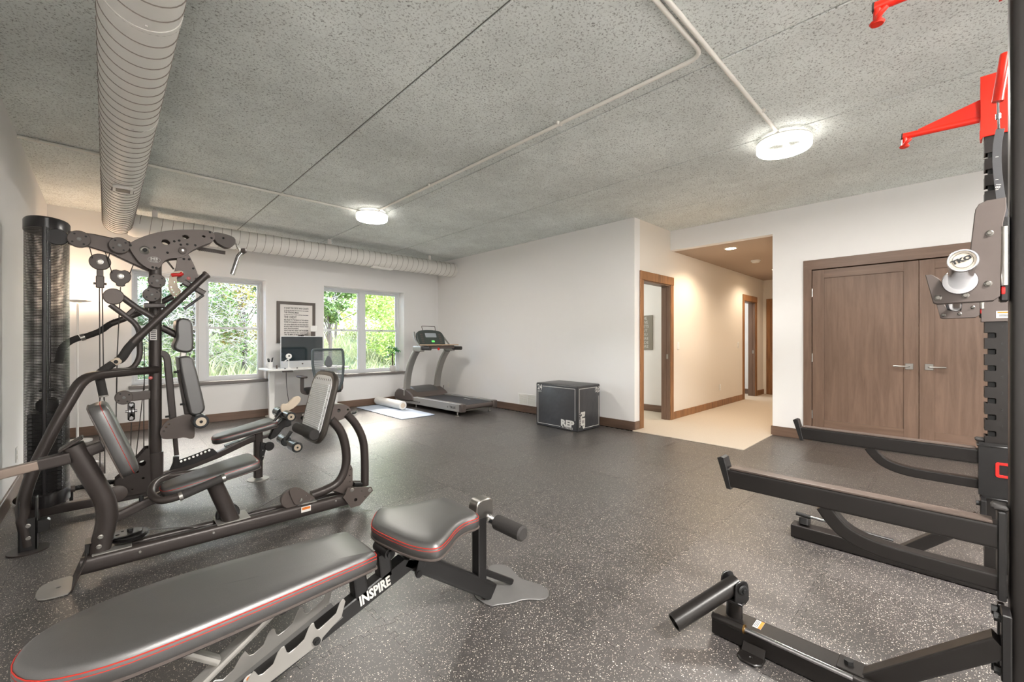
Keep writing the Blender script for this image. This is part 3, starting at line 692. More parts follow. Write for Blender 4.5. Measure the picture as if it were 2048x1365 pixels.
zz = z1 - .085
for w, s in lines:
    cu = bpy.data.curves.new('t', 'FONT'); cu.body = w; cu.size = s; ob = bpy.data.objects.new('t', cu); S.collection.objects.link(ob); bpy.context.view_layer.update(); wd = ob.dimensions.x
    bpy.data.objects.remove(ob); k = (.375 if len(w) > 15 or s > .05 else .22) / wd
    if w == 'THE CREDIT': k = .19 / wd
    zz -= s * .5
    text(w, 'lettering', 'blackmark', frame_mt((x0 + .105, YW - .0125, zz), (1, 0, 0), (0, 0, 1)), s, t, 'LEFT', width=k, bold=.0008)
    zz -= s * .5 + .0055
# desk
t = thing('standing_desk', (2.3, 7.2, 0), 'white sit-stand desk below the framed poster', 'desk')
dx0, dx1, dy0, dy1 = 1.72, 2.92, 6.93, 7.5
B().plate(rrect(dx1 - dx0, dy1 - dy0, .03, 4, (dx0 + dx1) / 2, (dy0 + dy1) / 2), 'z', .765, .026, bev=.005).build('desktop', 'white', t, 0)
for xx in (dx0 + .12, dx1 - .12):
    l = B().rect([(xx, 7.25, .03), (xx, 7.25, .75)], .075, .055).build('leg', 'whiteplastic', t, 0)
    B().bb((xx - .035, dy0 + .02, 0.0), (xx + .035, dy1 - .02, .03), bev=.008).build('foot', 'whiteplastic', l, 0)
B().bb((dx0 + .12, 7.22, .71), (dx1 - .12, 7.28, .745)).build('crossbar', 'whiteplastic', t, 0)
B().bb((1.92, dy0 + .01, .728), (2.06, dy0 + .07, .75), bev=.004).build('height_keypad', 'plastic', t, 0)
B().tube(smooth3([(1.99, 7.05, .74), (2.0, 7.08, .55), (2.04, 7.12, .3), (2.1, 7.2, .01)]), .004, seg=6).build('power_cord', 'cord', t)
# all-in-one computer
t = thing('desktop_computer', (2.29, 7.25, .778), 'silver all-in-one desktop computer with a dark screen on the white desk', 'computer')
B().plate(rrect(.64, .5, .012, 3, 2.287, 1.025), 'y', 7.25, .014, bev=.003).build('casing', mat('aluminium', (.82, .83, .84), .35, metal=.6), t, 0)
B().bb((1.975, 7.240, .885), (2.599, 7.2435, 1.268)).build('screen', 'screen', t, 0)
B().lathe((2.287, 7.2435, .835), (0, -1, 0), [(0, .013), (.0015, .013)], 16).build('round_mark', 'plastic', t)
B().plate([(2.2, .778), (2.375, .778), (2.36, .80), (2.345, .95), (2.225, .95), (2.21, .80)], 'y', 7.275, .004).bb((2.2, 7.15, .778), (2.375, 7.34, .783)).build('stand', 'whiteplastic', t, 0)
t = thing('webcam', (2.27, 7.25, 1.275), 'small black webcam clipped on top of the computer screen', 'webcam')
B().bb((2.225, 7.235, 1.276), (2.315, 7.265, 1.30), bev=.008).build('webcam_body', 'plastic', t)
B().cyl((2.27, 7.236, 1.288), (2.27, 7.228, 1.288), .009).build('lens', 'screen', t)
t = thing('ring_camera', (2.03, 7.05, .778), 'white round camera on a slim stand in front of the computer screen', 'camera')
B().cyl((2.03, 7.045, .965), (2.03, 7.075, .965), .042, bev=.006, seg=28).build('camera_head', 'whiteplastic', t)
B().cyl((2.03, 7.046, .97), (2.03, 7.040, .97), .012).build('lens', 'screen', t)
B().tube([(2.03, 7.06, .92), (2.03, 7.06, .80)], .006, seg=8).tube([(2.03, 7.06, .92), (1.985, 7.07, .90), (1.96, 7.08, .86)], .007, fil=.03, seg=8).lathe((2.03, 7.06, .778), (0, 0, 1), [(0, .035), (.008, .035), (.014, .012), (.03, .008)]).build('stand', 'whiteplastic', t)
t = thing('pen_cup', (1.81, 7.2, .778), 'white pen cup with dark pens at the left end of the desk', 'pen cup')
B().lathe((1.81, 7.2, .778), (0, 0, 1), [(0, .032), (.10, .036), (.10, .032), (.012, .028)], 20).build('cup', 'whiteplastic', t)
b = B(); rng = random.Random(2)
for k in range(7):
    a = rng.uniform(0, 6.28); b.tube([(1.81 + .012 * math.cos(a), 7.2 + .012 * math.sin(a), .80), (1.81 + .038 * math.cos(a), 7.2 + .03 * math.sin(a), .93 + rng.uniform(-.01, .02))], .005, seg=6)
b.build('pens', 'cord', t)
t = thing('desk_gadget', (1.88, 7.12, .778), 'small dark upright gadget beside the pen cup', 'gadget')
B().bb((1.868, 7.11, .778), (1.892, 7.13, .83), bev=.006).build('gadget_body', 'plastic', t)
for i, (x, lab) in enumerate(((1.95, 'small black knob on the desk left of the round camera'), (2.12, 'small black knob on the desk right of the round camera'))):
    t = thing('desk_clip', (x, 6.96, .778), lab, 'clip'); B().lathe((x, 6.96, .778), (0, 0, 1), [(0, .009), (.012, .009), (.016, .006)], 12).build('clip_body', 'cord', t)
t = thing('small_display', (2.49, 7.36, .778), 'white square speaker on a dark stand behind the computer, beside the poster', 'speaker')
B().bb((2.44, 7.34, 1.355), (2.545, 7.375, 1.455), bev=.008).build('speaker_head', 'whiteplastic', t)
B().bb((2.455, 7.35, .778), (2.515, 7.37, 1.36), bev=.004).build('speaker_stand', 'plastic', t)
t = thing('keyboard', (2.3, 7.05, .778), 'thin white keyboard on the desk in front of the computer', 'keyboard')
B().bb((2.15, 7.0, .778), (2.43, 7.1, .784), bev=.003).build('keyboard_base', 'whiteplastic', t)
b = B()
for r_ in range(4):
    for c_ in range(14): b.bb((2.16 + c_ * .019, 7.01 + r_ * .021, .784), (2.175 + c_ * .019, 7.028 + r_ * .021, .786))
b.build('keys', 'white', t, 0)
# office chair, back towards the camera
cx, cy = 2.38, 6.42
t = thing('office_chair', (cx, cy, 0), 'dark mesh-backed office chair pushed up to the white desk', 'chair')
mt = frame_mt((cx, cy - .03, .86), (1, .06, 0), (0, .12, 1))
def P2(u, v, w=0): return mt @ Vector((u, v, w))
ol = [(-.225, .22), (.225, .22), (.235, .05), (.20, -.28), (.12, -.40), (-.12, -.40), (-.20, -.28), (-.235, .05)]
olr = smooth2(ol, 2)
B().rect([P2(u, v) for u, v in [(0, .215), (.205, .215), (.225, .19), (.23, 0), (.195, -.27), (.13, -.39), (0, -.40), (-.13, -.39), (-.195, -.27), (-.23, 0), (-.225, .19), (-.205, .215), (0, .215)]], .034, .026, fil=.03, up=(0, -1, .1)).build('back_frame', mat('chair_frame', (.2, .24, .25), .4), t)
b = B()
for k in range(42):
    v = .20 - k * .0142; hw = .225 if v > 0 else .225 - (-v) * .14 - (max(0, -v - .27)) * .5
    b.rect([P2(-hw, v, .0), P2(0, v, -.02), P2(hw, v, 0)], .0085, .0095, bev=.001)
b.build('back_mesh', mat('chair_mesh', (.42, .44, .46), .6), t, 0)
B().plate([(0, .13), (.03, .09), (.055, .02), (.05, -.02), (.035, -.04), (-.035, -.04), (-.05, -.02), (-.055, .02), (-.03, .09)], rot=mt @ Matrix.Translation((0, 0, .008)), th=.008, curve=1).build('back_emblem', mat('chair_emblem', (.33, .34, .36), .5), t)
B().rect([P2(0, -.1, -.03), P2(0, -.38, -.05), (cx, cy + .05, .43), (cx, cy + .2, .42)], .06, .02, fil=.06).build('back_bracket', 'whiteplastic', t)
B().pad(smooth2(rrect(.48, .46, .1, 3), 1), Matrix.Translation((cx, cy + .24, .42)), .07, .01, .03).build('seat', 'foam', t)
for s in (-1, 1):
    B().rect([(cx + s * .2, cy + .22, .42), (cx + s * .29, cy + .22, .44), (cx + s * .29, cy + .22, .66)], .05, .03, fil=.04, up=(0, 1, 0)).build('armrest_post', 'plastic', t)
    B().bb((cx + s * .29 - .045, cy + .1, .655), (cx + s * .29 + .045, cy + .36, .685), bev=.012).build('armrest', 'plastic', t)
B().cyl((cx, cy + .22, .08), (cx, cy + .22, .42), .028).build('gas_lift', 'chrome', t)
for k in range(5):
    a = math.radians(72 * k - 90 + 8); ex, ey = cx + .3 * math.cos(a), cy + .22 + .3 * math.sin(a)
    g = B().rect([(cx, cy + .22, .11), (ex, ey, .075)], .05, .03, bev=.008).build('base_spoke', 'whiteplastic', t)
    B().cyl((ex - .022 * math.sin(a), ey + .022 * math.cos(a), .028), (ex + .022 * math.sin(a), ey - .022 * math.cos(a), .028), .028, seg=14, bev=.004).build('caster', 'cord', g)
# floor lamp
t = thing('floor_lamp', (-.24, 7.2, 0), 'slim white torchiere floor lamp glowing behind the mesh weight tower', 'floor lamp')
B().lathe((-.24, 7.2, 0), (0, 0, 1), [(0, .13), (.02, .13), (.026, .02), (.03, .013), (1.66, .011)]).build('pole', 'whiteplastic', t)
B().lathe((-.24, 7.2, 1.655), (0, 0, 1), [(0, .02), (.01, .07), (.022, .118), (.028, .122), (.028, .112), (.02, .06)], 32, cap=False).build('shade', 'whiteplastic', t)
B().lathe((-.24, 7.2, 1.668), (0, 0, 1), [(0, .04), (.004, .06), (.012, .06)], 20).build('bulb', 'lampglow', t)
lamp('torchiere_lamp', 'POINT', (-.24, 7.2, 1.74), 5, (1, .74, .52), shadow_soft_size=.05)
# potted plant on the sill
t = thing('potted_plant', (4.09, 7.66, ZB), 'small braided money tree in a ribbed white pot on the right window sill', 'plant')
r_ = [(0, .038), (.03, .052), (.09, .056), (.118, .05), (.118, .044), (.1, .046)]
b = B().lathe((4.09, 7.66, ZB), (0, 0, 1), r_, 24)
for k in range(16):
    a = k * math.pi / 8; b.tube([(4.09 + .052 * math.cos(a), 7.66 + .052 * math.sin(a), ZB + .02), (4.09 + .057 * math.cos(a + .2), 7.66 + .057 * math.sin(a + .2), ZB + .06), (4.09 + .052 * math.cos(a + .4), 7.66 + .052 * math.sin(a + .4), ZB + .112)], .004, seg=5)
b.build('pot', 'concrete_pot', t)
B().lathe((4.09, 7.66, ZB + .095), (0, 0, 1), [(0, .044), (.004, .044)], 16).build('soil', 'soil', t)
for s in (0, 2.1, 4.2):
    B().tube([(4.09 + .008 * math.cos(s + k * .7), 7.66 + .008 * math.sin(s + k * .7), ZB + .095 + k * .022) for k in range(13)], .007, seg=6).build('stem', 'bark', t)
rng = random.Random(5); b = B(); bs = B()
for k in range(16):
    a = rng.uniform(0, 6.28); el = rng.uniform(-.1, 1.2); L = rng.uniform(.07, .17); o = Vector((4.09, 7.66, ZB + rng.uniform(.3, .42)))
    tip = o + Vector((math.cos(a) * math.cos(el), math.sin(a) * math.cos(el) * .8, math.sin(el))) * L
    bs.tube([o, (o + tip) / 2 + Vector((0, 0, .02)), tip], .0022, seg=4)
    for j in range(6):
        a2 = a + (j - 2.5) * .75; d = Vector((math.cos(a2), math.sin(a2), rng.uniform(-.5, .1))).normalized(); q = d.cross(Vector((0, 0, 1))).normalized(); l = rng.uniform(.06, .095)
        v = b.bm.verts; p = [v.new(tip), v.new(tip + d * l * .35 + q * .013), v.new(tip + d * l * .7 + q * .011 - Vector((0, 0, .01))), v.new(tip + d * l - Vector((0, 0, .02))), v.new(tip + d * l * .7 - q * .011 - Vector((0, 0, .01))), v.new(tip + d * l * .35 - q * .013)]
        b.bm.faces.new(p)
bs.build('leaf_stalks', 'plantleaf', t); b.build('leaves', 'plantleaf', t, 0)
# yoga mat and foam roller
t = thing('yoga_mat', (3.5, 6.6, 0), 'pale blue exercise mat on the floor left of the treadmill', 'mat')
B().plate(rrect(.60, 1.62, .03, 4, 3.545, 6.60), 'z', .0085, .007, bev=.001).build('mat_surface', 'mat', t, 0)
B().plate(rrect(.606, 1.626, .03, 4, 3.545, 6.60), 'z', .0025, .005, bev=.001).build('mat_base', 'matedge', t, 0)
t = thing('foam_roller', (3.7, 7, .012), 'long white foam roller lying on the pale blue mat', 'foam roller')
p0, p1 = Vector((3.70, 6.56, .086)), Vector((3.68, 7.46, .086))
B().cyl(p0, p1, .074, seg=32, bev=.006).build('roller_body', 'roller', t)
B().cyl(p0 - Vector((0, .001, 0)), p0 + Vector((0, .003, 0)), .045, seg=24).build('roller_end', 'cream', t)
# treadmill
t = thing('treadmill', (4.03, 5.35, 0), 'silver treadmill with a wooden laptop tray against the right wall', 'treadmill')
def TB(): return B()
def tp(u, v, w): return (4.03 + u, 5.35 + v, w)
for u0 in (0, .69):
    sp = TB().plate([(5.35, .075), (5.35 + 1.66, .075), (5.35 + 1.66, .17), (5.35 + 1.45, .19), (5.35, .19)], 'x', 4.03 + u0 + .04, .08, bev=.006).build('side_rail', 'silver', t, 0)
    B().bb(tp(u0 - .002, 0, .188), tp(u0 + .085, 1.35, .197), bev=.003).build('foot_rail', 'silver', sp, 0)
    B().bb(tp(u0 - .004, -.03, .07), tp(u0 + .088, .05, .198), bev=.012).build('end_cap', 'plastic', t)
B().rect([tp(.385, .03, .170), tp(.385, 1.35, .170)], .60, .012).build('belt', mat('treadmill_belt', (.21, .21, .22), .6, bump=.2, bscale=400), t)
B().cyl(tp(.09, .03, .135), tp(.69, .03, .135), .038, seg=20).build('rear_roller', 'plastic', t)
B().bb(tp(.09, -.01, .085), tp(.69, .02, .10), bev=.004).build('cross_rail', 'steel', t)
for u0, v0 in ((.03, .12), (.73, .12), (.1, 1.4), (.66, 1.4)): B().lathe(tp(u0, v0, 0), (0, 0, 1), [(0, .032), (.012, .032), (.016, .012), (.08, .012)], 16).build('levelling_foot', 'steel', t)
ho = smooth2([(0, .19), (.02, .24), (.12, .30), (.30, .31), (.46, .27), (.60, .20), (.60, .12), (0, .12)], 1)
B().plate([(5.35 + 1.95 - a, b_) for a, b_ in ho], 'x', 4.03 + .385, .80, bev=.02).build('motor_hood', 'plastic', t)
B().plate([(5.35 + 1.95 - a, b_ + .005) for a, b_ in smooth2([(.06, .26), (.14, .315), (.30, .325), (.44, .285), (.50, .25), (.3, .2)], 1)], 'x', 4.03 + .385, .52, bev=.02).build('hood_cover', mat('hood_grey', (.3, .3, .3), .4), t)
B().bb(tp(0, 1.62, .075), tp(.77, 1.95, .15), bev=.01).build('front_frame', 'silver', t)
for u0 in (.045, .725):
    up = [tp(u0, 1.62, .20), tp(u0, 1.62, .42), tp(u0, 1.55, .68), tp(u0, 1.42, .90), tp(u0, 1.30, 1.02)]
    B().rect(smooth3(up, 3), .06, .13, bev=.02, up=(1, 0, 0)).build('upright', 'silver', t)
    B().rect([tp(u0, 1.36, 1.06), tp(u0, 1.12, 1.06)], .085, .10, bev=.02).build('upright_cap', 'silver', t)
    B().rect([tp(u0, 1.16, 1.07), tp(u0, .88, 1.07)], .05, .065, bev=.02).build('side_grip', 'foam', t)
    B().tube([tp(u0, 1.2, 1.1), tp(u0, 1.38, 1.25), tp(u0 + (.05 if u0 < .3 else -.05), 1.46, 1.36)], .016, fil=.12, seg=10).build('hand_bar', 'silver', t)
cm = frame_mt(tp(.385, 1.36, 1.245), (1, 0, 0), (0, .45, 1))
B().plate(smooth2([(-.27, -.15), (.27, -.15), (.30, .02), (.26, .13), (.1, .155), (-.1, .155), (-.26, .13), (-.30, .02)], 1), rot=cm, th=.06, bev=.012).build('console', mat('console_plastic', (.25, .28, .27), .4), t)
B().plate(rrect(.24, .085, .008, 3, 0, .055), rot=cm @ Matrix.Translation((0, 0, .032)), th=.004).build('console_display', mat('lcd', (.62, .65, .68), .3), t)
B().plate(rrect(.07, .035, .015, 3, .02, -.07), rot=cm @ Matrix.Translation((0, 0, .032)), th=.004).build('start_button', mat('green_button', (.35, .7, .35), .4, emit=(.35, .8, .35), estr=.4), t)
b = B()
for u in (-.2, .2):
    for v in (-.09, -.05, -.01, .03, .07): b.plate(rrect(.05, .02, .006, 2, u, v), rot=cm @ Matrix.Translation((0, 0, .031)), th=.003, bev=.0008)
b.build('console_keys', 'plastic', t, 0)
B().rect([cm @ Vector(p) for p in [(-.14, .155, .02), (-.15, .24, .03), (.15, .24, .03), (.14, .155, .02)]], .012, .012, fil=.02).build('reading_rack', 'plastic', t)
B().bb(tp(.05, .98, 1.12), tp(.75, 1.28, 1.138), bev=.004).build('laptop_tray', 'tan', t)
B().bb(tp(.1, 1.0, 1.06), tp(.67, 1.05, 1.118), bev=.01).build('tray_bracket', 'plastic', t)
B().cyl(tp(.30, .985, 1.06), tp(.30, 1.0, 1.06), .022).build('safety_key', 'redplastic', t)
text('TRUE', 'lettering', 'blackmark', frame_mt(tp(-.0015, .21, .128), (0, -1, 0), (0, 0, 1)), .055, t, bold=.001, sp=1.25)
text('PERFORMANCE 100', 'lettering', 'blackmark', frame_mt(tp(-.0015, 1.28, .118), (0, -1, 0), (0, 0, 1)), .032, t, sp=1.1)
B().plate([(5.35 + .345, .118), (5.35 + .325, .118), (5.35 + .325, .15)], 'x', 4.028, .001, bev=.0003).build('logo_mark', 'blackmark', t, 0)
text('TRUE', 'lettering', 'decal', frame_mt(tp(.6, .55, .177), (0, 1, 0), (-1, 0, 0)), .06, t, bold=.001, sp=1.2)
B().tube(smooth3([tp(.85, 1.75, .13), tp(.98, 1.8, .16), tp(1.035, 1.83, .26), tp(1.05, 1.84, .29)]), .006, seg=6).build('power_cord', 'cord', t)
t.rotation_euler = (0, 0, R(2.2))
# plyometric box
t = thing('plyo_box', (4.45, 3.39, 0), 'black soft plyometric box with white print standing by the right wall', 'plyo box')
X0, X1_, Y0, Y1, ZZ = 4.45, 4.965, 3.39, 4.13, .607
B().box(((X0 + X1_) / 2, (Y0 + Y1) / 2, ZZ / 2), (X1_ - X0, Y1 - Y0, ZZ), None, .018, 3).build('box_body', mat('black_vinyl_box', (.25, .25, .26), .38, bump=.5, bscale=5, spec=.5, noise=.1, nscale=4, bdet=2, dist=.02), t)
def strip(pts, w=.0055):
    b = B()
    for p, q in zip(pts, pts[1:]): b.rect([p, q], w, .0012, bev=.0002, up=(0, 0, 1) if abs(p[2] - q[2]) < .01 else (0, 1, 0))
    return b
e1 = X0 - .0004; e2 = Y0 - .0004
def seg_x(a, b_): # strip on the x = X0 face, between (y, z) points
    y0, y1 = sorted((a[0], b_[0])); z0, z1 = sorted((a[1], b_[1])); return (e1 - .0006, y0 - .0028, z0 - .0028), (e1 + .0006, y1 + .0028, z1 + .0028)
def seg_y(a, b_):
    y0, y1 = sorted((a[0], b_[0])); z0, z1 = sorted((a[1], b_[1])); return (y0 - .0028, e2 - .0006, z0 - .0028), (y1 + .0028, e2 + .0006, z1 + .0028)
b = B()
for p in (((4.00, .565), (3.43, .565)), ((3.43, .565), (3.43, .15)), ((4.09, .48), (4.09, .04)), ((4.09, .04), (3.68, .04))): b.bb(*seg_x(*p))
for p in (((4.49, .565), (4.86, .565)), ((4.49, .565), (4.49, .25)), ((4.93, .44), (4.93, .04)), ((4.93, .04), (4.60, .04))): b.bb(*seg_y(*p))
b.build('printed_border', 'decal', t, 0)
fx = lambda y, z: frame_mt((e1, y, z), (0, -1, 0), (0, 0, 1)); fy = lambda x, z: frame_mt((x, e2, z), (0, 0, -1), (1, 0, 0))
text('24', 'lettering', 'decal', fx(4.055, .545), .105, t, bold=.002, width=.82); text('INCH', 'lettering', 'decal', fx(4.06, .487), .03, t)
text('REP', 'lettering', 'decal', fx(3.56, .092), .115, t, bold=.006, width=1.2); text('FITNESS', 'lettering', 'decal', fx(3.56, .035), .036, t, sp=1.5, bold=.001)
text('20', 'lettering', 'decal', fy(4.905, .53), .105, t, bold=.002, width=.82); text('INCH', 'lettering', 'decal', fy(4.85, .53), .03, t)
text('REP', 'lettering', 'decal', fy(4.565, .15), .115, t, bold=.006, width=1.2); text('FITNESS', 'lettering', 'decal', fy(4.50, .15), .036, t, sp=1.5, bold=.001)
B().tube([(X0 - .001, Y0 + .02, ZZ - .018), (X0 - .001, Y1 - .02, ZZ - .018)], .004, seg=6).tube([(X0 + .02, Y0 - .001, ZZ - .018), (X1_ - .02, Y0 - .001, ZZ - .018)], .004, seg=6).tube([(X0 + .004, Y0 + .004, .02), (X0 + .004, Y0 + .004, ZZ - .02)], .004, seg=6).build('piping', 'black', t)
# ------------------------------------------------------------------ adjustable bench (near left)
t = thing('weight_bench', (.7, 1.5, 0), 'adjustable black padded weight bench with red stitching, closest to the viewpoint', 'weight bench')
bp = [(.684,1.40),(.50,1.383),(.292,1.364),(.12,1.355),(.02,1.357),(-.06,1.378),(-.12,1.415),(-.152,1.475),(-.158,1.53),(-.145,1.585),(-.115,1.63),(-.06,1.668),(.03,1.70),(.16,1.712),(.35,1.70),(.52,1.677),(.66,1.655),(.682,1.640),(.69,1.62),(.692,1.43),(.69,1.41)]
I4 = Matrix.Translation((0, 0, .397)); dense = smooth2(bp, 1)
pd = B().pad(dense, I4, .062, .004, .016).build('back_pad', 'leather', t, 60)
B().loop(dense, I4, .046, .0016, .0012).loop(dense, I4, .036, .0016, .001).build('red_stitching', 'red', pd)
B().loop(dense, I4, .003, .004, .001).build('pad_piping', 'plastic', pd)
B().plate(inset(dense, .012), 'z', .391, .010).build('pad_board', 'black', pd, 0)
sp = [(.800,1.655),(.85,1.672),(.90,1.668),(1.00,1.635),(1.085,1.60),(1.11,1.57),(1.118,1.50),(1.115,1.36),(1.105,1.315),(1.06,1.29),(.98,1.262),(.90,1.225),(.86,1.207),(.80,1.207),(.755,1.24),(.735,1.31),(.730,1.42),(.735,1.52),(.755,1.61)]
sp = [(0.758,1.591),(0.785,1.632),(0.832,1.695),(0.857,1.704),(0.889,1.689),(0.977,1.641),(1.093,1.613),(1.113,1.602),(1.124,1.577),(1.124,1.488),(1.12,1.393),(1.108,1.349),(1.09,1.334),(1.04,1.342),(0.975,1.323),(0.907,1.277),(0.868,1.255),(0.839,1.248),(0.815,1.265),(0.787,1.321),(0.769,1.397),(0.754,1.501),(0.751,1.551)]
I5 = frame_mt((0, 0, .412), (1, 0, .02), (0, 1, 0)); ds = smooth2(sp, 1)
st = B().pad(ds, I5, .060, .006, .018).build('seat_pad', 'leather', t, 60)
B().loop(ds, I5, .044, .0016, .0012).loop(ds, I5, .034, .0016, .001).build('red_stitching', 'red', st)
B().loop(ds, I5, .003, .004, .001).build('pad_piping', 'plastic', st)
B().plate(inset(ds, .012), rot=I5 @ Matrix.Translation((0, 0, -.006)), th=.010).build('pad_board', 'black', st, 0)
# main beam falling to the floor on the left, rear leg falling to the right
yb = 1.50
bp_ = [(0.837,0.349),(0.91,0.319),(0.888,0.305),(0.675,0.233),(0.509,0.178),(0.375,0.129),(0.163,0.054),(0.157,0.091),(0.61,0.261)]
B().plate(bp_, 'y', 1.50, .052, bev=.004).build('main_beam', 'black', t)
bm0, bm1 = Vector((0.859,1.474,0.326)), Vector((0.377,1.474,0.152))
dirb = (bm0 - bm1).normalized(); nb = Vector((-dirb.z, 0, dirb.x))
ic = Vector((0.716,1.474,0.276)); ia = Vector((0.778,1.474,0.295)) - Vector((0.655,1.474,0.26))
mtx = frame_mt(ic + Vector((0, -.0006, 0)), ia, (0, 0, 1))
text('INSPIRE', 'lettering', 'decal', mtx, .050, t, bold=.0018, th=.0005, width=ia.length / .172, sp=1.0, shear=.15)
B().rect([(.86, yb, .345), (1.30, yb, .03)], .052, .075, bev=.008).build('rear_leg', 'black', t)
# silver channel with hooked sides (ladder)
hkp = [(0.593,0.304),(0.589,0.313),(0.584,0.314),(0.576,0.307),(0.564,0.276),(0.533,0.26),(0.508,0.248),(0.5,0.25),(0.493,0.263),(0.49,0.277),(0.484,0.278),(0.476,0.269),(0.462,0.238),(0.44,0.225),(0.416,0.217),(0.409,0.222),(0.405,0.236),(0.402,0.245),(0.395,0.245),(0.385,0.235),(0.372,0.205),(0.343,0.191),(0.33,0.193),(0.324,0.205),(0.319,0.212),(0.308,0.2),(0.29,0.171),(0.261,0.154),(0.241,0.164),(0.196,0.139),(0.196,0.086),(0.299,0.124),(0.362,0.157),(0.514,0.204),(0.517,0.216),(0.556,0.243),(0.58,0.257)]
la, lb = Vector((.655, yb, .30)), Vector((.20, yb, .14)); dl = (la - lb).normalized(); nl = Vector((-dl.z, 0, dl.x)); LL = (la - lb).length
for yy in (1.445, 1.557): B().plate(hkp, 'y', yy, .004, bev=.0012).build('hook_plate', 'silver', t)
B().rect([Vector((0.25,1.5,0.118)), Vector((0.587,1.5,0.252))], .108, .004, bev=.001).build('ladder_channel', 'platesilver', t)
p = Vector((0.498,1.443,0.217)); B().cyl(p, p + Vector((0, -.008, 0)), .012, seg=12).cyl(p + Vector((0, -.008, 0)), p + Vector((0, -.013, 0)), .008, seg=6).build('bolt', 'cord', t)
mdec = Vector((0.321,1.5,0.155)) + nl * .004
B().lathe(mdec, nl, [(0, .017), (.0008, .017)], 20).build('round_label', 'poster', t); B().lathe(mdec, nl, [(.0006, .008), (.0014, .008)], 12).build('label_mark', 'decalorange', t)
# back-pad strut (silver) and pivots
B().rect([(.43, yb, .385), (.36, yb, .36)], .07, .05).build('strut_bracket', 'black', t)
B().cyl((.40, yb - .042, .365), (.40, yb - .030, .365), .026).cyl((.40, yb - .046, .365), (.40, yb - .042, .365), .01, seg=8).cyl((.40, yb + .03, .365), (.40, yb + .042, .365), .026).build('pivot_disc', 'black', t)
for s in (-1,): B().rect([(.40, yb - .02, .365), (.02, yb - .02, .115)], .022, .05, bev=.010, up=(0, 1, 0)).build('support_strut', 'silver', t)
B().rect([(.10, yb - .02, .385), (.235, yb - .02, .27)], .022, .04, bev=.010, up=(0, 1, 0)).build('support_strut', 'silver', t)
B().cyl((.09, yb - .05, .385), (.09, yb + .05, .385), .012).build('strut_pin', 'black', t)
ph = B().tube([(.10, 1.35, .16), (.055, 1.33, .225)], .0075, seg=10).build('pull_pin', 'steel', t)
B().tube([(.068, 1.336, .205), (.045, 1.326, .24)], .0125, seg=12, scale=[1, 1.05]).build('pin_grip', 'redplastic', ph)
# hinge post below the seat and back pad
B().rect([(.67, yb, .27), (.655, yb, .395)], .052, .05).build('pad_post', 'black', t)
B().rect([(.765, yb, .31), (.755, yb, .40)], .052, .05).build('seat_post', 'black', t)
B().cyl((.765, yb - .05, .405), (.765, yb + .05, .405), .021).build('seat_hinge', 'black', t)
B().cyl((.765, yb - .058, .405), (.765, yb - .05, .405), .013, seg=14).build('hinge_bolt', 'cord', t)
# seat adjuster strap with holes
ma = frame_mt((.915, 1.46, .345), (.05, 0, .17), (1, 0, 0)); 
B().plate(rrect(.17, .032, .015, 5), rot=ma, th=.005, holes=[(.05, 0, .006), (.02, 0, .006), (-.01, 0, .006)]).build('seat_adjuster', 'black', t)
B().cyl((.892, 1.452, .28), (.892, 1.472, .28), .012, seg=8).build('adjuster_bolt', 'cord', t)
# roller post, chrome holder and foam rollers at the foot end
B().rect([(1.235, yb, .09), (1.235, yb, .445)], .05, .05).build('roller_post', 'black', t)
B().plate(smooth2([(1.20, .40), (1.20, .462), (1.215, .475), (1.275, .475), (1.29, .462), (1.29, .37), (1.262, .37), (1.262, .40)], 1), 'y', yb, .062, bev=.004).build('chrome_holder', 'steel', t)
for s in (-1, 1):
    if s > 0: continue
    B().cyl((1.285, yb - .02, .375), (1.285, yb - .07, .375), .02).build('roller_axle', 'chrome', t)
    B().cyl((1.285, yb + s * .06, .375), (1.285, yb + s * .235, .375), .033, seg=24, bev=.008).build('foam_roller', 'foam', t)
B().rect([(1.25, yb, .14), (1.44, yb, .015)], .022, .028, bev=.008).build('rear_brace', 'black', t)
fpl = smooth2([(1.245, 1.44), (1.29, 1.42), (1.33, 1.39), (1.40, 1.37), (1.46, 1.30), (1.51, 1.315), (1.54, 1.37), (1.52, 1.44), (1.50, 1.50), (1.52, 1.56), (1.54, 1.63), (1.51, 1.685), (1.46, 1.70), (1.40, 1.63), (1.33, 1.61), (1.29, 1.58), (1.245, 1.56)], 1)
B().plate(fpl, 'z', .004, .006, bev=.002).build('foot_plate', 'platesilver', t)
B().bb((-.18, 1.26, 0), (-.08, 1.74, .04), bev=.01).build('front_foot', 'black', t)
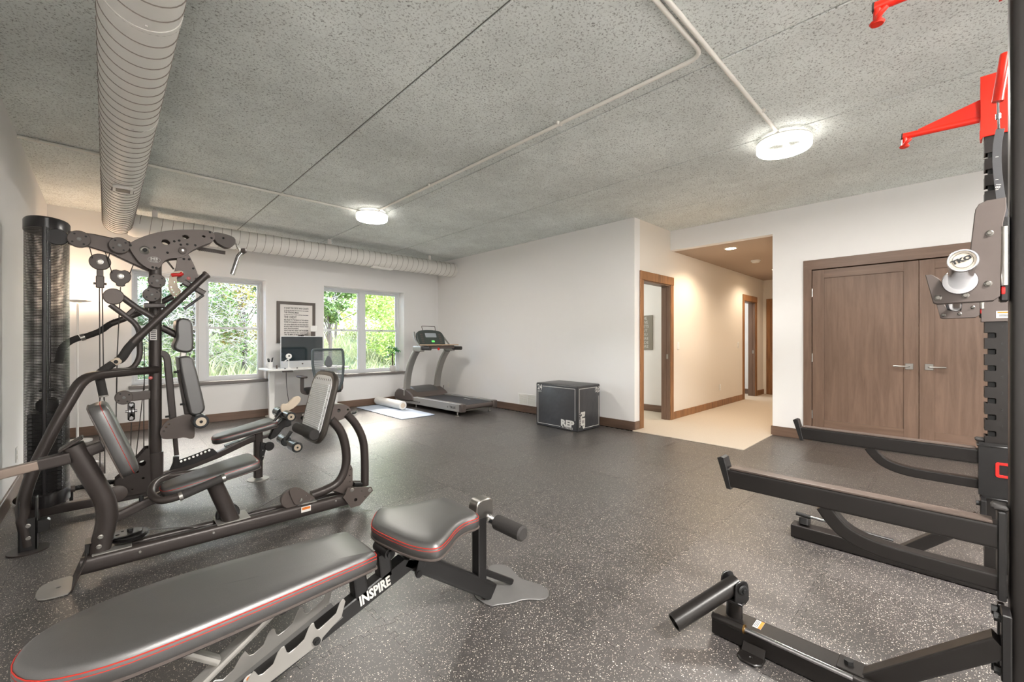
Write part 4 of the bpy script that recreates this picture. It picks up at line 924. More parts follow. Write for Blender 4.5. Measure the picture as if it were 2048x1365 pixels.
# ------------------------------------------------------------------ squat rack on the right
XN, XF = 1.885, 3.13
t = thing('power_rack', (2.5, -.15, 0), 'tall black power rack with slotted uprights, safety arms and red pull-up arms at the right', 'power rack')
M['arm_liner'] = mat('brown_black_liner', (.33, .285, .26), .35, noise=.1, nscale=20)
M['slot_shade'] = mat('slot_shade_black', (.02, .02, .02), .8)  # flat black for the shade inside the slotted upright
M['bolt'] = mat('zinc_bolt', (.5, .49, .47), .25, metal=1)
rackmat = mat('satin_black', (.125, .113, .107), .34, metal=.2, noise=.06, nscale=12, bump=.06, bscale=900)
def upright(x, slots=True):
    b = B(); w = .075; ya, yz = -.115, -.19; zb, zt = .0, 2.48
    o = [(yz, zb), (ya, zb), (ya, .30)]
    zs = [.745 + k * .0805 for k in range(-1, 18)] if slots else []
    for z in zs: o += [(ya, z - .014), (ya - .034, z - .014), (ya - .038, z - .010), (ya - .038, z + .010), (ya - .034, z + .014), (ya, z + .014)]
    o += [(ya, zt), (yz, zt)]
    for xx in (x + .002, x + w - .002): b.plate(o, 'x', xx, .004, bev=.0008)
    edges = [zb] + [e for z in zs for e in (z - .014, z + .014)] + [zt]
    for k in range(0, len(edges) - 1, 2): b.bb((x + .002, ya - .004, edges[k]), (x + w - .002, ya, edges[k + 1]))
    b.bb((x + .002, yz, zb), (x + w - .002, yz + .004, zt)).bb((x, yz, zt), (x + w, ya, zt + .004))
    u = b.build('upright', rackmat, t, 0)
    B().bb((x + .008, yz + .006, zb + .01), (x + w - .008, ya - .012, zt - .01)).build('slot_shade_box', 'slot_shade', u, 0)  # black box put inside the hollow upright so its slots look shaded
    return u
B().rect([(XN + .0375, -.1555, 0), (XN + .0375, -.1555, 2.484)], .075, .075, bev=.011).build('upright', rackmat, t, 60); upright(XF)
for x in (XN, XF): B().rect([(x + .037, -1.25, 0), (x + .037, -1.25, 2.48)], .075, .075).build('upright', rackmat, t)
for z in (.5, 2.40):
    for x in (XN, XF): B().rect([(x + .037, -.19, z), (x + .037, -1.22, z)], .06, .07).build('side_beam', rackmat, t)
B().rect([(XN + .07, -1.25, 2.40), (XF, -1.25, 2.40)], .06, .07).build('cross_beam', rackmat, t)
# printed hole numbers on the far upright
for k in range(0, 8): text(str(k + 1), 'lettering', 'blackmark', frame_mt((XF - .0006, -.172, .745 + k * .0805 + .04), (0, -1, 0), (0, 0, 1)), .018, t)
# sleeves over the far upright
def sleeve(x, z0, z1):
    return B().plate([(x - .008, -.105), (x + .083, -.105), (x + .083, -.2), (x - .008, -.2)], 'z', (z0 + z1) / 2, z1 - z0, [[(x - .003, -.111), (x + .078, -.111), (x + .078, -.194), (x - .003, -.194)]], bev=.001)
s1 = sleeve(XF, .425, .685).build('sliding_sleeve', 'black', t)
B().bb((XF - .015, -.2, .68), (XF + .085, -.088, .688), bev=.002).build('sleeve_rim', 'black', s1)
B().bb((XF - .014, -.2, .425), (XF + .085, -.098, .433), bev=.002).build('sleeve_rim', 'black', s1)
B().plate(rrect(.056, .07, .008, 3, -.178, .575), 'x', XF - .012, .008, [rrect(.036, .05, .004, 3, -.178, .575)], bev=.001).build('red_window', 'redplastic', s1)
s2 = sleeve(XF, 1.295, 1.56).build('sliding_sleeve', 'charcoal', t)
B().bb((XF - .0095, -.198, 1.312), (XF - .008, -.152, 1.345)).build('warning_label', 'poster', s2, 0)
B().bb((XF - .0102, -.194, 1.334), (XF - .0092, -.156, 1.342)).build('label_band', 'decalorange', s2, 0)
for k in range(3): B().bb((XF - .0102, -.193, 1.317 + k * .005), (XF - .0092, -.160, 1.319 + k * .005)).build('label_line', 'blackmark', s2, 0)
# base tubes, braces, storage rods
for x0, x1, rx, xb in ((1.79, 1.895, 1.782, 1.85), (3.02, 3.112, 3.13, 3.08)):
    xm = (x0 + x1) / 2
    B().rect([(xm, .68, .042), (xm, -1.3, .042)], x1 - x0, .075, bev=.005).build('base_tube', rackmat, t)
    B().rect([(xb, .19, .062), (xb, -.10, .335)], .06, .055, bev=.005).build('base_brace', rackmat, t)
    B().bb((xb - .04, .20, .078), (xb + .04, .275, .084), bev=.002).build('brace_plate', rackmat, t, 0)
    B().cyl((xb, .245, .084), (xb, .245, .098), .014, seg=6).build('brace_bolt', 'cord', t)
    B().bb((xb - .035, -.118, .24), (xb + .035, -.098, .43), bev=.003).build('brace_flange', 'black', t, 0)
    for z in (.26, .41): B().cyl((xb - .012, -.098, z), (xb - .012, -.085, z), .012, seg=6).build('flange_bolt', 'cord', t)
rod = B().cyl((1.783, .675, .083), (1.783, .555, .083), .0155, seg=18, bev=.003).build('rod_sleeve', rackmat, t)
B().cyl((1.783, .60, .083), (1.783, .225, .083), .0095, seg=14).build('storage_rod', 'chrome', t)
B().cyl((1.783, .558, .083), (1.783, .552, .083), .0165, seg=18).build('brass_ring', mat('brass', (.7, .55, .32), .3, metal=1), t)
B().cyl((3.13, .675, .117), (3.13, .60, .112), .012, seg=14).build('rod_sleeve', 'cord', t)
B().cyl((3.13, .66, .116), (3.13, .22, .10), .0085, seg=12).build('storage_rod', 'chrome', t)
B().rect([(3.075, .62, .08), (3.085, .62, .115)], .05, .07, bev=.008).build('rod_bracket', 'black', t)
B().plate(smooth2([(1.715, .482), (1.79, .482), (1.79, .562), (1.715, .562)], 1), 'z', .006, .01, [(1.745, .522, .007)], bev=.003).build('anchor_foot', rackmat, t)

B().box((1.778, .522, .022), (.035, .078, .006), (0, -.8, 0), .002).build('anchor_foot_web', rackmat, t)
B().bb((1.83, .512, .0795), (1.884, .541, .0805)).build('warning_label', 'poster', t, 0)
B().bb((1.83, .512, .0803), (1.884, .523, .0811)).build('label_band', 'decalorange', t, 0)
for k in range(3): B().bb((1.835, .527 + k * .0045, .0803), (1.88, .529 + k * .0045, .0809)).build('label_line', 'blackmark', t, 0)
# landmine swivel at the near corner
pv = Vector((1.855, .615, .205))
B().cyl((1.855, .615, .08), (1.855, .615, .155), .03, seg=24).build('swivel_post', rackmat, t)
d0 = Vector((1.621,0.76,0.085)); dd = (pv - d0).normalized(); sd = dd.cross(Vector((0, 0, 1))).normalized(); upv = sd.cross(dd)
B().lathe(pv + dd * .012, -dd, [(0, .027), (0, .033), ((pv - d0).length + .012, .033), ((pv - d0).length + .012, .028), (0.02, .027)], 32, cap=False).lathe(pv + dd * .01, dd, [(0, .031), (.004, .031)], 24).build('barbell_tube', rackmat, t)
for s in (-1, 1):
    mt_ = frame_mt(pv + sd * (s * .040) + Vector((0, 0, -.01)), (dd.x, dd.y, 0), (0, 0, 1))
    c = B().plate(smooth2([(-.03, -.05), (.03, -.05), (.03, .02), (.018, .042), (-.018, .042), (-.03, .02)], 1), rot=mt_, th=.007, bev=.0015).build('swivel_cheek', 'black', t)
    B().cyl(pv + sd * (s * .043), pv + sd * (s * .052), .02, seg=20, bev=.004).cyl(pv + sd * (s * .052), pv + sd * (s * .060), .009, seg=6).build('swivel_bolt', 'cord', c)
B().box(pv + Vector((0, 0, -.055)), (.085, .085, .01), None, .002).build('swivel_yoke', 'black', t)
# long safety arms
def arm(x, near):
    z1, z0 = .66, .588; y1 = .655
    a = B().rect([(x + .028, y1, (z0 + z1) / 2), (x + .028, -.095, (z0 + z1) / 2)], .056, z1 - z0, bev=.005).build('safety_arm', rackmat, t)
    B().rect([(x + .028, y1 - .01, z1 + .004), (x + .028, -.085, z1 + .004)], .050, .008, bev=.002).build('arm_liner', 'arm_liner', a)
    B().plate([(.640, .580), (.655, .580), (.692, .700), (.680, .706), (.668, .703), (.655, .655)], 'x', x + .028, .06, bev=.0015).build('arm_end_plate', 'black', a)
    pts = [(x + .028, .325, .592), (x + .028, .30, .555), (x + .028, .26, .515), (x + .028, .18, .49), (x + .028, .06, .487), (x + .028, -.095, .487)]
    B().rect(smooth3(pts, 2), .05, .048, bev=.004).build('arm_brace', rackmat, a)
    B().bb((x - .004, -.112, .44), (x + .068, -.094, .70), bev=.003).build('arm_flange', 'black', a, 0)
    if not near: B().bb((x - .012, -.2, .44), (x + -.006, -.094, .70)).bb((x + .08, -.2, .44), (x + .086, -.094, .70)).build('arm_saddle', 'black', a, 0)
    B().bb((x + .005, -.118, .70), (x + .06, -.082, .716), bev=.006).build('lock_knob', 'foam', a)
arm(XN, 1); arm(XF, 0)
# lower carriage of the near upright
B().bb((XN - .004, -.108, .22), (XN + .02, -.094, .43), bev=.002).build('guide_plate', 'black', t, 0)
for z in (.245, .41): B().cyl((XN, -.094, z), (XN, -.082, z), .014, seg=6).build('guide_bolt', 'cord', t)
# hooks for the bar
hk = [(.055,1.407),(.042,1.406),(.027,1.392),(.014,1.358),(-.018,1.346),(-.036,1.352),(-.041,1.40),(-.042,1.48),(-.051,1.59),(-.058,1.604),(-.073,1.611),(-.108,1.611),(-.108,1.578),(-.102,1.54),(-.096,1.33),(-.085,1.319),(.030,1.317),(.038,1.321)]
def hook(x0, x1):
    h = B().plate(hk, 'x', x0, .006, bev=.0015).build('bar_hook', 'charcoal', t)
    B().plate(hk, 'x', x1, .006, bev=.0015).build('hook_cheek', 'charcoal', h)
    B().plate([(.048,1.398),(.036,1.396),(.02,1.362),(-.018,1.350),(-.034,1.356),(-.034,1.336),(-.02,1.326),(.03,1.326)], 'x', (x0 + x1) / 2, x1 - x0 - .006).build('hook_liner', 'foam', h)
    for y, z in ((.028, 1.334), (-.030, 1.337), (-.075, 1.368), (-.078, 1.515)):
        B().lathe((x0 - .003, y, z), (-1, 0, 0), [(0, .0085), (.002, .0085), (.003, .0055), (.007, .005)], 14).build('hook_bolt', 'bolt', h)
    B().bb((x0 + .01, -.117, 1.315), (x1 + .02, -.098, 1.56), bev=.004).build('hook_mount', 'black', h)
    B().cyl((x0 + .002, -.106, 1.36), (x0 + .002, -.106, 1.53), .008, seg=12).build('hook_pin', 'steel', h)
    B().bb((x0 + .004, -.108, 1.335), (x0 + .010, -.100, 1.358), bev=.002).build('latch', 'redplastic', h)
hook(XN - .022, XN + .03); hook(XF - .012, XF + .045)
# red pull-up arms
def pull(x):
    m = B().plate([(-.103, 2.21), (-.103, 2.505), (-.205, 2.505), (-.205, 2.21)], 'x', x - .006, .010, bev=.003).plate([(x - .011, -.103), (x + .085, -.103), (x + .085, -.108), (x - .011, -.108)], 'z', 2.357, .295).build('pullup_bracket', 'redpaint', t)
    B().bb((x - .012, -.106, 2.20), (x + .02, -.098, 2.245), bev=.003).build('bracket_lip', 'redpaint', m)
    a = B().cyl((x + .03, -.10, 2.312), (x + .03, .185, 2.325), .0165, seg=20).plate([(-.103, 2.405), (-.103, 2.31), (.12, 2.325), (.12, 2.338)], 'x', x + .03, .022, bev=.004).build('pullup_arm', 'redpaint', t)
    B().cyl((x + .03, .184, 2.325), (x + .03, .190, 2.3255), .0172, seg=20).build('arm_cap', 'foam', a)
    B().cyl((x + .03, .175, 2.325), (x + .03, .178, 2.268), .0125, seg=14).tube([(x + .03, .178, 2.275), (x + .01, .178, 2.27), (x - .005, .165, 2.278), (x - .004, .15, 2.292)], .0085, fil=.02, seg=8).lathe((x + .03, .178, 2.262), (0, 0, 1), [(0, .018), (.006, .022), (.012, .018)], 18).build('arm_hook', 'redpaint', a)
    return m, a
for o in pull(XN + .012): o.location.z = .035
pull(XF)
# belt strap and handle hanging between the uprights
t2 = thing('pull_strap', (2.55, -.13, 2.1), 'dark grey numbered strap hanging with a red handle inside the rack', 'strap')
B().tube([(2.55, -.128, 2.15), (2.55, -.150, 2.33)], .017, seg=16).build('strap_handle', 'redpaint', t2)
B().tube([(2.55, -.129, 2.15), (2.55, -.131, 2.04)], .004, seg=8).lathe((2.55, -.130, 2.08), (0, 0, 1), [(0, .008), (.02, .008)], 10).build('strap_clip', 'chrome', t2)
B().rect(smooth3([(2.55, -.135, 2.04), (2.55, -.126, 1.98), (2.55, -.126, 1.88), (2.55, -.140, 1.72), (2.55, -.160, 1.55)], 2), .003, .024, bev=.001, up=(0, 1, 0)).build('webbing', mat('strap_web', (.3, .3, .31), .7, bump=.3, bscale=500), t2)
for z in (1.93, 1.84, 1.80): B().bb((2.5478, -.130, z), (2.5482, -.122, z + .002)).build('strap_mark', 'decal', t2, 0)
text('18', 'lettering', 'decal', frame_mt((2.5478, -.130, 1.815), (0, .2, -1), (0, 1, .2)), .02, t2)
# the bar on the hooks
t = thing('barbell', (2.5, -.018, 1.38), 'chrome barbell with a printed end cap resting on the rack hooks', 'barbell')
yb_, zb_ = -.018, 1.379
B().lathe((1.37, yb_, zb_), (1, 0, 0), [(0, .0215), (0, .0245), (.002, .0255), (.012, .0255), (.014, .0245), (.48, .0245)], 36, cap=False).lathe((1.374, yb_, zb_), (1, 0, 0), [(0, .022), (.004, .022)], 30).build('sleeve', 'chrome', t)
B().lathe((1.842, yb_, zb_), (1, 0, 0), [(0, .026), (.002, .037), (.006, .039), (.018, .039), (.022, .034), (.022, .02)], 36).build('collar_flange', 'chrome', t)
B().lathe((1.3735, yb_, zb_), (-1, 0, 0), [(0, .021), (.0015, .021)], 36).build('end_cap', mat('end_cap_print', (.80, .76, .70), .35), t)
B().tube([(1.3717, yb_ + .0165 * math.cos(a * .2618), zb_ + .0165 * math.sin(a * .2618)) for a in range(24)], .0004, seg=4, closed=True).build('printed_ring', 'blackmark', t)
ca, sa = math.cos(R(22)), math.sin(R(22))
text('TKO', 'lettering', 'blackmark', frame_mt((1.3716, yb_ + .002, zb_ + .001), (0, -ca, sa), (0, sa, ca)), .0125, t, bold=.0008, th=.0003, width=1.25)
B().cyl((1.864, yb_, zb_), (3.16, yb_, zb_), .014, seg=20).build('shaft', 'steel', t)
B().lathe((3.16, yb_, zb_), (1, 0, 0), [(0, .02), (0, .034), (.004, .039), (.016, .039), (.02, .026)], 36).lathe((3.18, yb_, zb_), (1, 0, 0), [(0, .0245), (.42, .0245)], 30).build('sleeve', 'chrome', t)
# ------------------------------------------------------------------ multi-gym
t = thing('multi_gym', (.27, 4.2, 0), 'large graphite multi-gym with mesh weight tower, press arms and leg press at the left', 'multi-gym')
GF = 'gymframe'
def bolt(b, x, y, z, r=.009, d=.006): b.lathe((x, y, z), (0, -1, 0), [(0, r * 1.4), (.002, r * 1.4), (.003, r), (d, r * .9)], 10); return b
def disc(x, y, z, r, th=.02, m='plastic', name='pulley_cover', holes=True):
    d = B().cyl((x, y + th / 2, z), (x, y - th / 2, z), r, seg=28, bev=min(.004, th / 4)).build(name, m, t)
    if holes:
        b = B()
        for k in range(4):
            a = .6 + k * 1.571; b.cyl((x + r * .68 * math.cos(a), y - th / 2 - .0006, z + r * .68 * math.sin(a)), (x + r * .68 * math.cos(a), y, z + r * .68 * math.sin(a)), r * .11, seg=8)
        b.build('bolt_holes', 'cord', d); bolt(B(), x, y - th / 2, z, r * .15).build('hub_bolt', 'platesilver', d)
    return d
# weight tower: perforated curved sheet, caps, guide rods, plates
sx, sy, srx, sry = -.292, 4.36, .108, .19
def ell(k, n, f=1.0): a = 2 * math.pi * k / n; return sx + srx * f * math.cos(a), sy + sry * f * math.sin(a)
def perf():
    m = bpy.data.materials.new('perforated_sheet'); m.use_nodes = True; n = m.node_tree.nodes; l = m.node_tree.links; p = n['Principled BSDF']
    p.inputs['Base Color'].default_value = (*lin((.17, .165, .165)), 1); p.inputs['Roughness'].default_value = .35; p.inputs['Metallic'].default_value = .4; return m
pm = perf()
N = 150; zz0, zz1, dz = .17, 1.97, .0105
b = B()
for k in range(N):
    x, y = ell(k, N)
    x2, y2 = ell(k + .42, N)
    q = [b.bm.verts.new(v) for v in ((x, y, zz0), (x2, y2, zz0), (x2, y2, zz1), (x, y, zz1))]; b.bm.faces.new(q)
nz = int((zz1 - zz0) / dz)
for j in range(nz):
    z = zz0 + j * dz; ra = [b.bm.verts.new((*ell(k, 48), z)) for k in range(48)]; rb = [b.bm.verts.new((*ell(k, 48), z + dz * .36)) for k in range(48)]
    for k in range(48): b.bm.faces.new((ra[k], ra[(k + 1) % 48], rb[(k + 1) % 48], rb[k]))
o = b.build('perforated_shroud', pm, t, 0)
def ering(z0, z1, f, m, name):
    b = B(); r = [[b.bm.verts.new((*ell(k, 40, ff), z)) for k in range(40)] for z, ff in ((z0, f), (z1 - .01, f), (z1, f - .05))]
    for p_, q_ in zip(r, r[1:]):
        for k in range(40): b.bm.faces.new((p_[k], p_[(k + 1) % 40], q_[(k + 1) % 40], q_[k]))
    b.bm.faces.new(r[0][::-1]); b.bm.faces.new(r[-1]); return b.build(name, m, t)
ering(1.955, 2.03, 1.04, 'shroud_plastic', 'tower_cap'); ering(.09, .18, 1.04, 'shroud_plastic', 'tower_base')
for y in (4.22, 4.50): B().cyl((sx, y, .18), (sx, y, 1.96), .011, seg=12).build('guide_rod', 'chrome', t)
B().rect([(sx + .0, 4.155, .18), (sx + .0, 4.155, 1.96)], .018, .012).build('tower_spine', 'shroud_plastic', t)
wp = bpy.data.meshes
w0 = B().bb((sx - .08, 4.20, 0), (sx + .08, 4.52, .0252), bev=.003).build('weight_plate', 'black', t, 0)
w0.location.z = .19
for k in range(1, 20):
    c = w0.copy(); S.collection.objects.link(c); c.parent = t; c.location.z = .19 + k * .0262
B().bb((sx - .05, 4.28, .715), (sx + .05, 4.44, .80), bev=.02).cyl((sx, 4.36, .80), (sx, 4.36, 1.95), .008, seg=8).bb((sx - .035, 4.33, .85), (sx + .035, 4.39, .865), bev=.003).build('stack_head', 'cord', t)
# main post and base
yc = 4.19
B().oval([(.272, yc, .05), (.272, yc, 1.80)], .078, .10, up=(0, 1, 0)).build('main_post', GF, t)
B().rect([(.272, yc, .12), (.272, yc, .36)], .092, .115, bev=.02, up=(0, 1, 0)).build('post_socket', GF, t)
gs = [(.235,.40),(.215,.40),(.10,.245),(.05,.20),(.05,.08),(.245,.08)]
for y in (4.125, 4.255): B().plate(gs, 'y', y, .006, holes=[(.195,.30,.022),(.165,.245,.012),(.20,.19,.008),(.10,.14,.010),(.14,.12,.006)]).build('gusset_plate', GF, t)
B().rect([(-.33, 4.20, .065), (.25, 4.19, .065)], .055, .06).build('base_rail', GF, t)
B().rect([(-.335, 3.70, .06), (-.335, 4.58, .06)], .05, .06).build('base_rail', GF, t)
B().rect([(-.33, 4.36, .06), (-.2, 4.36, .06)], .12, .07).build('tower_mount', GF, t)
bb_ = B().lathe((.06, 4.10, .12), (0, -1, 0), [(0, .05), (.003, .055), (.012, .045), (.02, .055), (.023, .05)], 24).build('base_pulley', 'plastic', t)
# bent side leg from the post round to the left foot
lp = [(.27, 4.13, .985), (0.004,3.86,0.982), (-0.1,3.76,0.973), (-0.19,3.7,0.763), (-0.305,3.67,0.448), (-0.347,3.66,0.241), (-.318, 3.66, .03)]
B().oval(fillet(lp, .14, 5), .068, .055).build('side_leg', GF, t)
B().bb((-.355, 3.63, .005), (-.345, 3.70, .30), bev=.003).bb((-.292, 3.63, .005), (-.282, 3.70, .30), bev=.003).bb((-.35, 3.63, .01), (-.285, 3.636, .19)).build('leg_bracket', 'black', t)
b = B(); bolt(b, -.318, 3.63, .15); bolt(b, -.318, 3.63, .08); b.build('leg_bolt', 'steel', t)
B().lathe((-.318, 3.66, 0), (0, 0, 1), [(0, .085), (.008, .085)], 28).build('foot_disc', GF, t)
B().plate([(-.28, .10), (-.245, .10), (-.235, .11), (-.235, .155), (-.245, .165), (-.28, .165)], 'y', 3.655, .045, bev=.003).build('handle_clip', 'black', t)
# overhead boom
boom = [(-0.176,1.945),(-0.059,1.946),(0.123,1.924),(0.228,1.794),(0.228,1.734),(0.139,1.777),(0.03,1.831),(-0.088,1.864),(-0.176,1.869)]
B().plate(boom, 'y', 4.20, .055, bev=.008).build('boom', 'charcoal', t)
for p, r in (((-0.13,1.898), .058), ((0.072,1.886), .058)): disc(p[0], 4.145, p[1], r, .03)
p = (-0.234,1.902); disc(p[0], 4.19, p[1], .055, .03, 'shroud_plastic', 'pulley', False)
main = smooth2([(.12,1.89),(.14,1.925),(.23,1.99),(.34,2.04),(.46,2.07),(.58,2.088),(.625,2.082),(.645,2.04),(.62,2.0),(.56,1.965),(.49,1.915),(.46,1.875),(.42,1.845),(.38,1.838),(.34,1.825),(.315,1.80),(.30,1.76),(.27,1.732),(.235,1.735),(.185,1.77),(.145,1.83)], 2)
for y in (4.135, 4.255):
    mp = B().plate(main, 'y', y, .010, holes=[(.33,1.95,.027,.022),(.45,2.012,.023,.018),(.565,2.035,.013,.010)], bev=.002).build('arch_plate', 'charcoal', t)
for x, z in ((.21, 1.872), (.43, 1.90), (.265, 1.76), (.60, 2.06), (.14, 1.89)): B().cyl((x, 4.14, z), (x, 4.25, z), .02, seg=14).build('arch_spacer', 'charcoal', t)
B().cyl((.21, 4.165, 1.90), (.21, 4.225, 1.90), .05, seg=24).build('arch_pulley', 'plastic', t)
b = B()
for x, z in ((.13,1.895),(.265,1.90),(.34,1.872),(.38,1.965),(.41,1.975),(.42,1.945),(.46,1.955),(.51,1.955),(.605,2.075),(.615,2.03),(.255,1.75),(.275,1.748)): bolt(b, x, 4.13, z, .006, .004)
b.build('arch_bolts', 'cord', t)
b = B().lathe((.21, 4.13, 1.872), (0, -1, 0), [(0, .03), (.006, .03), (.010, .024), (.006, .018)], 24).build('arch_hub', 'steel', t); bolt(B(), .21, 4.122, 1.872, .010).build('hub_bolt', 'cord', b)
b = B().lathe((.43, 4.125, 1.90), (0, -1, 0), [(0, .026), (.012, .026), (.014, .018)], 20).build('pivot_hub', 'charcoal', t); bolt(B(), .43, 4.112, 1.90, .008).build('hub_bolt', 'steel', b)
tx = frame_mt((.262, 4.1285, 1.808), (1, 0, 0), (0, 0, 1))
bd = B().plate([(.262 + .036 * math.cos(k * .2618), 1.808 + .022 * math.sin(k * .2618)) for k in range(24)], 'y', 4.1292, .0008, [[(.262 + .0345 * math.cos(k * .2618), 1.808 + .0205 * math.sin(k * .2618)) for k in range(24)]], bev=.0001).build('badge_ring', 'decal', t)
text('M3', 'lettering', 'decal', frame_mt((.262, 4.1285, 1.813), (1, 0, 0), (0, 0, 1)), .026, bd, bold=.0012, width=1.3); text('INSPIRE', 'lettering', 'decal', frame_mt((.262, 4.1285, 1.796), (1, 0, 0), (0, 0, 1)), .010, bd, bold=.0003, width=1.2)
nose = smooth2([(.628,2.085),(.68,2.09),(.768,2.075),(.79,2.045),(.772,1.995),(.73,1.972),(.695,1.985),(.645,2.015)], 1)
for y in (4.165, 4.235): B().plate(nose, 'y', y, .006, holes=[(.70,2.05,.009)]).build('nose_plate', 'plastic', t)
B().cyl((.735, 4.175, 2.03), (.735, 4.225, 2.03), .045, seg=24).build('nose_pulley', 'cord', t)
# diamond-plate lower edge (knurled pins) of the boom seen beyond
b = B()
for k in range(14): b.bb((.56 + k * .013, 4.33, 1.952 + .0005 * k), (.566 + k * .013, 4.36, 1.966 - .0008 * k))
b.rect([(.55, 4.345, 1.972), (.745, 4.345, 1.962)], .012, .03).build('toothed_bar', 'plastic', t)
# arch fin, dial and selector lever
fin = smooth2([(0.392,1.912),(0.432,1.926),(0.468,1.879),(0.504,1.795),(0.525,1.729),(0.534,1.678),(0.456,1.655),(0.432,1.653),(0.392,1.663),(0.366,1.683),(0.389,1.751),(0.4,1.826)], 1)
B().plate(fin, 'y', 4.14, .012, bev=.002).build('arm_fin', 'charcoal', t)
b = B(); 
for q in [(0.439,1.838),(0.472,1.839),(0.498,1.771),(0.421,1.63),(0.516,1.691)]: bolt(b, q[0], 4.133, q[1], .006, .004)
b.build('fin_bolts', 'cord', t)
q = (0.468,1.691); bdg = B().lathe((q[0], 4.1335, q[1]), (0, -1, 0), [(0, .012), (.001, .012)], 20).build('round_badge', 'decalred', t)
text('M', 'lettering', 'decal', frame_mt((q[0], 4.132, q[1]), (1, 0, 0), (0, 0, 1)), .014, bdg, shear=.2, th=.0004)
dial = smooth2([(0.349,1.692),(0.369,1.725),(0.417,1.742),(0.434,1.731),(0.417,1.713),(0.389,1.689),(0.394,1.653),(0.394,1.617),(0.417,1.59),(0.417,1.561),(0.38,1.532),(0.352,1.566),(0.34,1.619)], 1)
B().plate(dial, 'y', 4.105, .010, holes=[(*q, .0065) for q in [(0.378,1.648),(0.359,1.609),(0.365,1.589),(0.374,1.572),(0.39,1.558),(0.405,1.574),(0.42,1.728)]], bev=.0015).build('selector_dial', 'cream', t)
B().tube(smooth3([(0.359,4.085,1.697),(0.382,4.085,1.705),(0.41,4.085,1.704),(0.425,4.085,1.721)], 1), .013, seg=12, scale=None).build('selector_lever', 'redplastic', t)
# cable pulleys in front of the post
for q, r in (((0.275,1.647), .052), ((0.246,1.542), .052)):
    disc(q[0], 4.10, q[1], r, .035, 'plastic', 'post_pulley')
B().plate(smooth2([(0.245,1.674),(0.305,1.691),(0.324,1.654),(0.294,1.608),(0.288,1.536),(0.272,1.5),(0.218,1.503),(0.202,1.537),(0.229,1.602)], 1), 'y', 4.12, .006).build('pulley_plate', 'plastic', t)
B().rect([(0.202,4.1,1.46),(0.321,4.1,1.464)], .04, .035).build('arm_axle', GF, t)
# floating pulleys on cables
fa = [(-0.028,1.763),(0.079,1.672),(-0.025,1.618)]
disc(*[fa[0][0], 4.2, fa[0][1]], .058, .026, 'plastic', 'float_pulley', False); bolt(B(), fa[0][0], 4.186, fa[0][1], .014).build('pulley_bolt', 'steel', t)
B().rect([(fa[0][0], 4.2, fa[0][1] - .02), (fa[0][0], 4.2, fa[0][1] - .10)], .035, .012).bb((fa[0][0] - .022, 4.19, fa[0][1] - .185), (fa[0][0] + .022, 4.21, fa[0][1] - .10), bev=.004).cyl((fa[0][0] - .034, 4.2, fa[0][1] - .155), (fa[0][0] + .034, 4.2, fa[0][1] - .155), .008, seg=10).build('pulley_strap', 'charcoal', t)
B().plate(smooth2([(fa[1][0] + a, fa[1][1] + c) for a, c in [(-.055, .02), (-.03, .045), (0, .035), (.03, .045), (.055, .02), (.05, -.03), (.02, -.05), (.02, -.07), (-.02, -.07), (-.02, -.05), (-.05, -.03)]], 1), 'y', 4.2, .03, bev=.004).build('float_pulley', 'plastic', t); bolt(B(), fa[1][0], 4.185, fa[1][1], .014).build('pulley_bolt', 'steel', t)
cb = B(); cabs = [[(-0.085,4.18,1.88),(-0.065,4.18,1.78)], [(0.024,4.18,1.845),(0.013,4.18,1.78)], [(-0.001,4.18,1.833),(0.034,4.18,1.688)], [(0.152,4.18,1.777),(0.128,4.18,1.694)], [(0.079,4.2,1.594),(0.061,4.2,1.098),(0.058,4.2,0.773)], [(-0.031,4.2,1.579),(-0.028,4.2,0.782)], [(-0.017,4.2,1.58),(-0.008,4.2,0.78)],
    [(-0.03,4.2,0.936),(-0.028,4.2,0.303)], [(-0.007,4.2,0.935),(-0.003,4.2,0.25)], [(0.058,4.2,0.931),(0.054,4.2,0.441)], [(0.212,4.2,0.922),(0.159,4.2,0.289)], [(0.207,4.2,0.823),(0.207,4.2,0.304)], [(0.138,4.2,0.597),(0.133,4.2,0.367)], [(0.342,4.15,1.813),(0.382,4.15,1.753)], [(0.334,4.15,1.812),(0.376,4.15,1.752)], [(0.21,4.2,1.16),(0.21,4.2,0.83)]]
for c in cabs: cb.tube(c, .0032, seg=6)
cb.build('cables', 'cable', t)
# mid pulley arm and chrome low pulley
mb = [(0.095,0.792),(0.225,0.796)]
disc(mb[0][0], 4.15, mb[0][1], .05, .05, 'plastic', 'mid_pulley'); B().rect([(mb[0][0], 4.15, mb[0][1]), (.24, 4.17, mb[0][1] + .005)], .035, .065).build('mid_arm', 'plastic', t)
q = (0.135,0.69); b = B().lathe((q[0] - .012, 4.13, q[1]), (1, 0, 0), [(0, .045), (.006, .045), (.012, .036), (.018, .045), (.024, .045)], 28).bb((q[0] - .02, 4.115, q[1] - .07), (q[0] + .02, 4.145, q[1] + .065), bev=.01).cyl((q[0] - .032, 4.13, q[1]), (q[0] + .032, 4.13, q[1]), .009, seg=10).build('low_pulley_block', 'chrome', t)
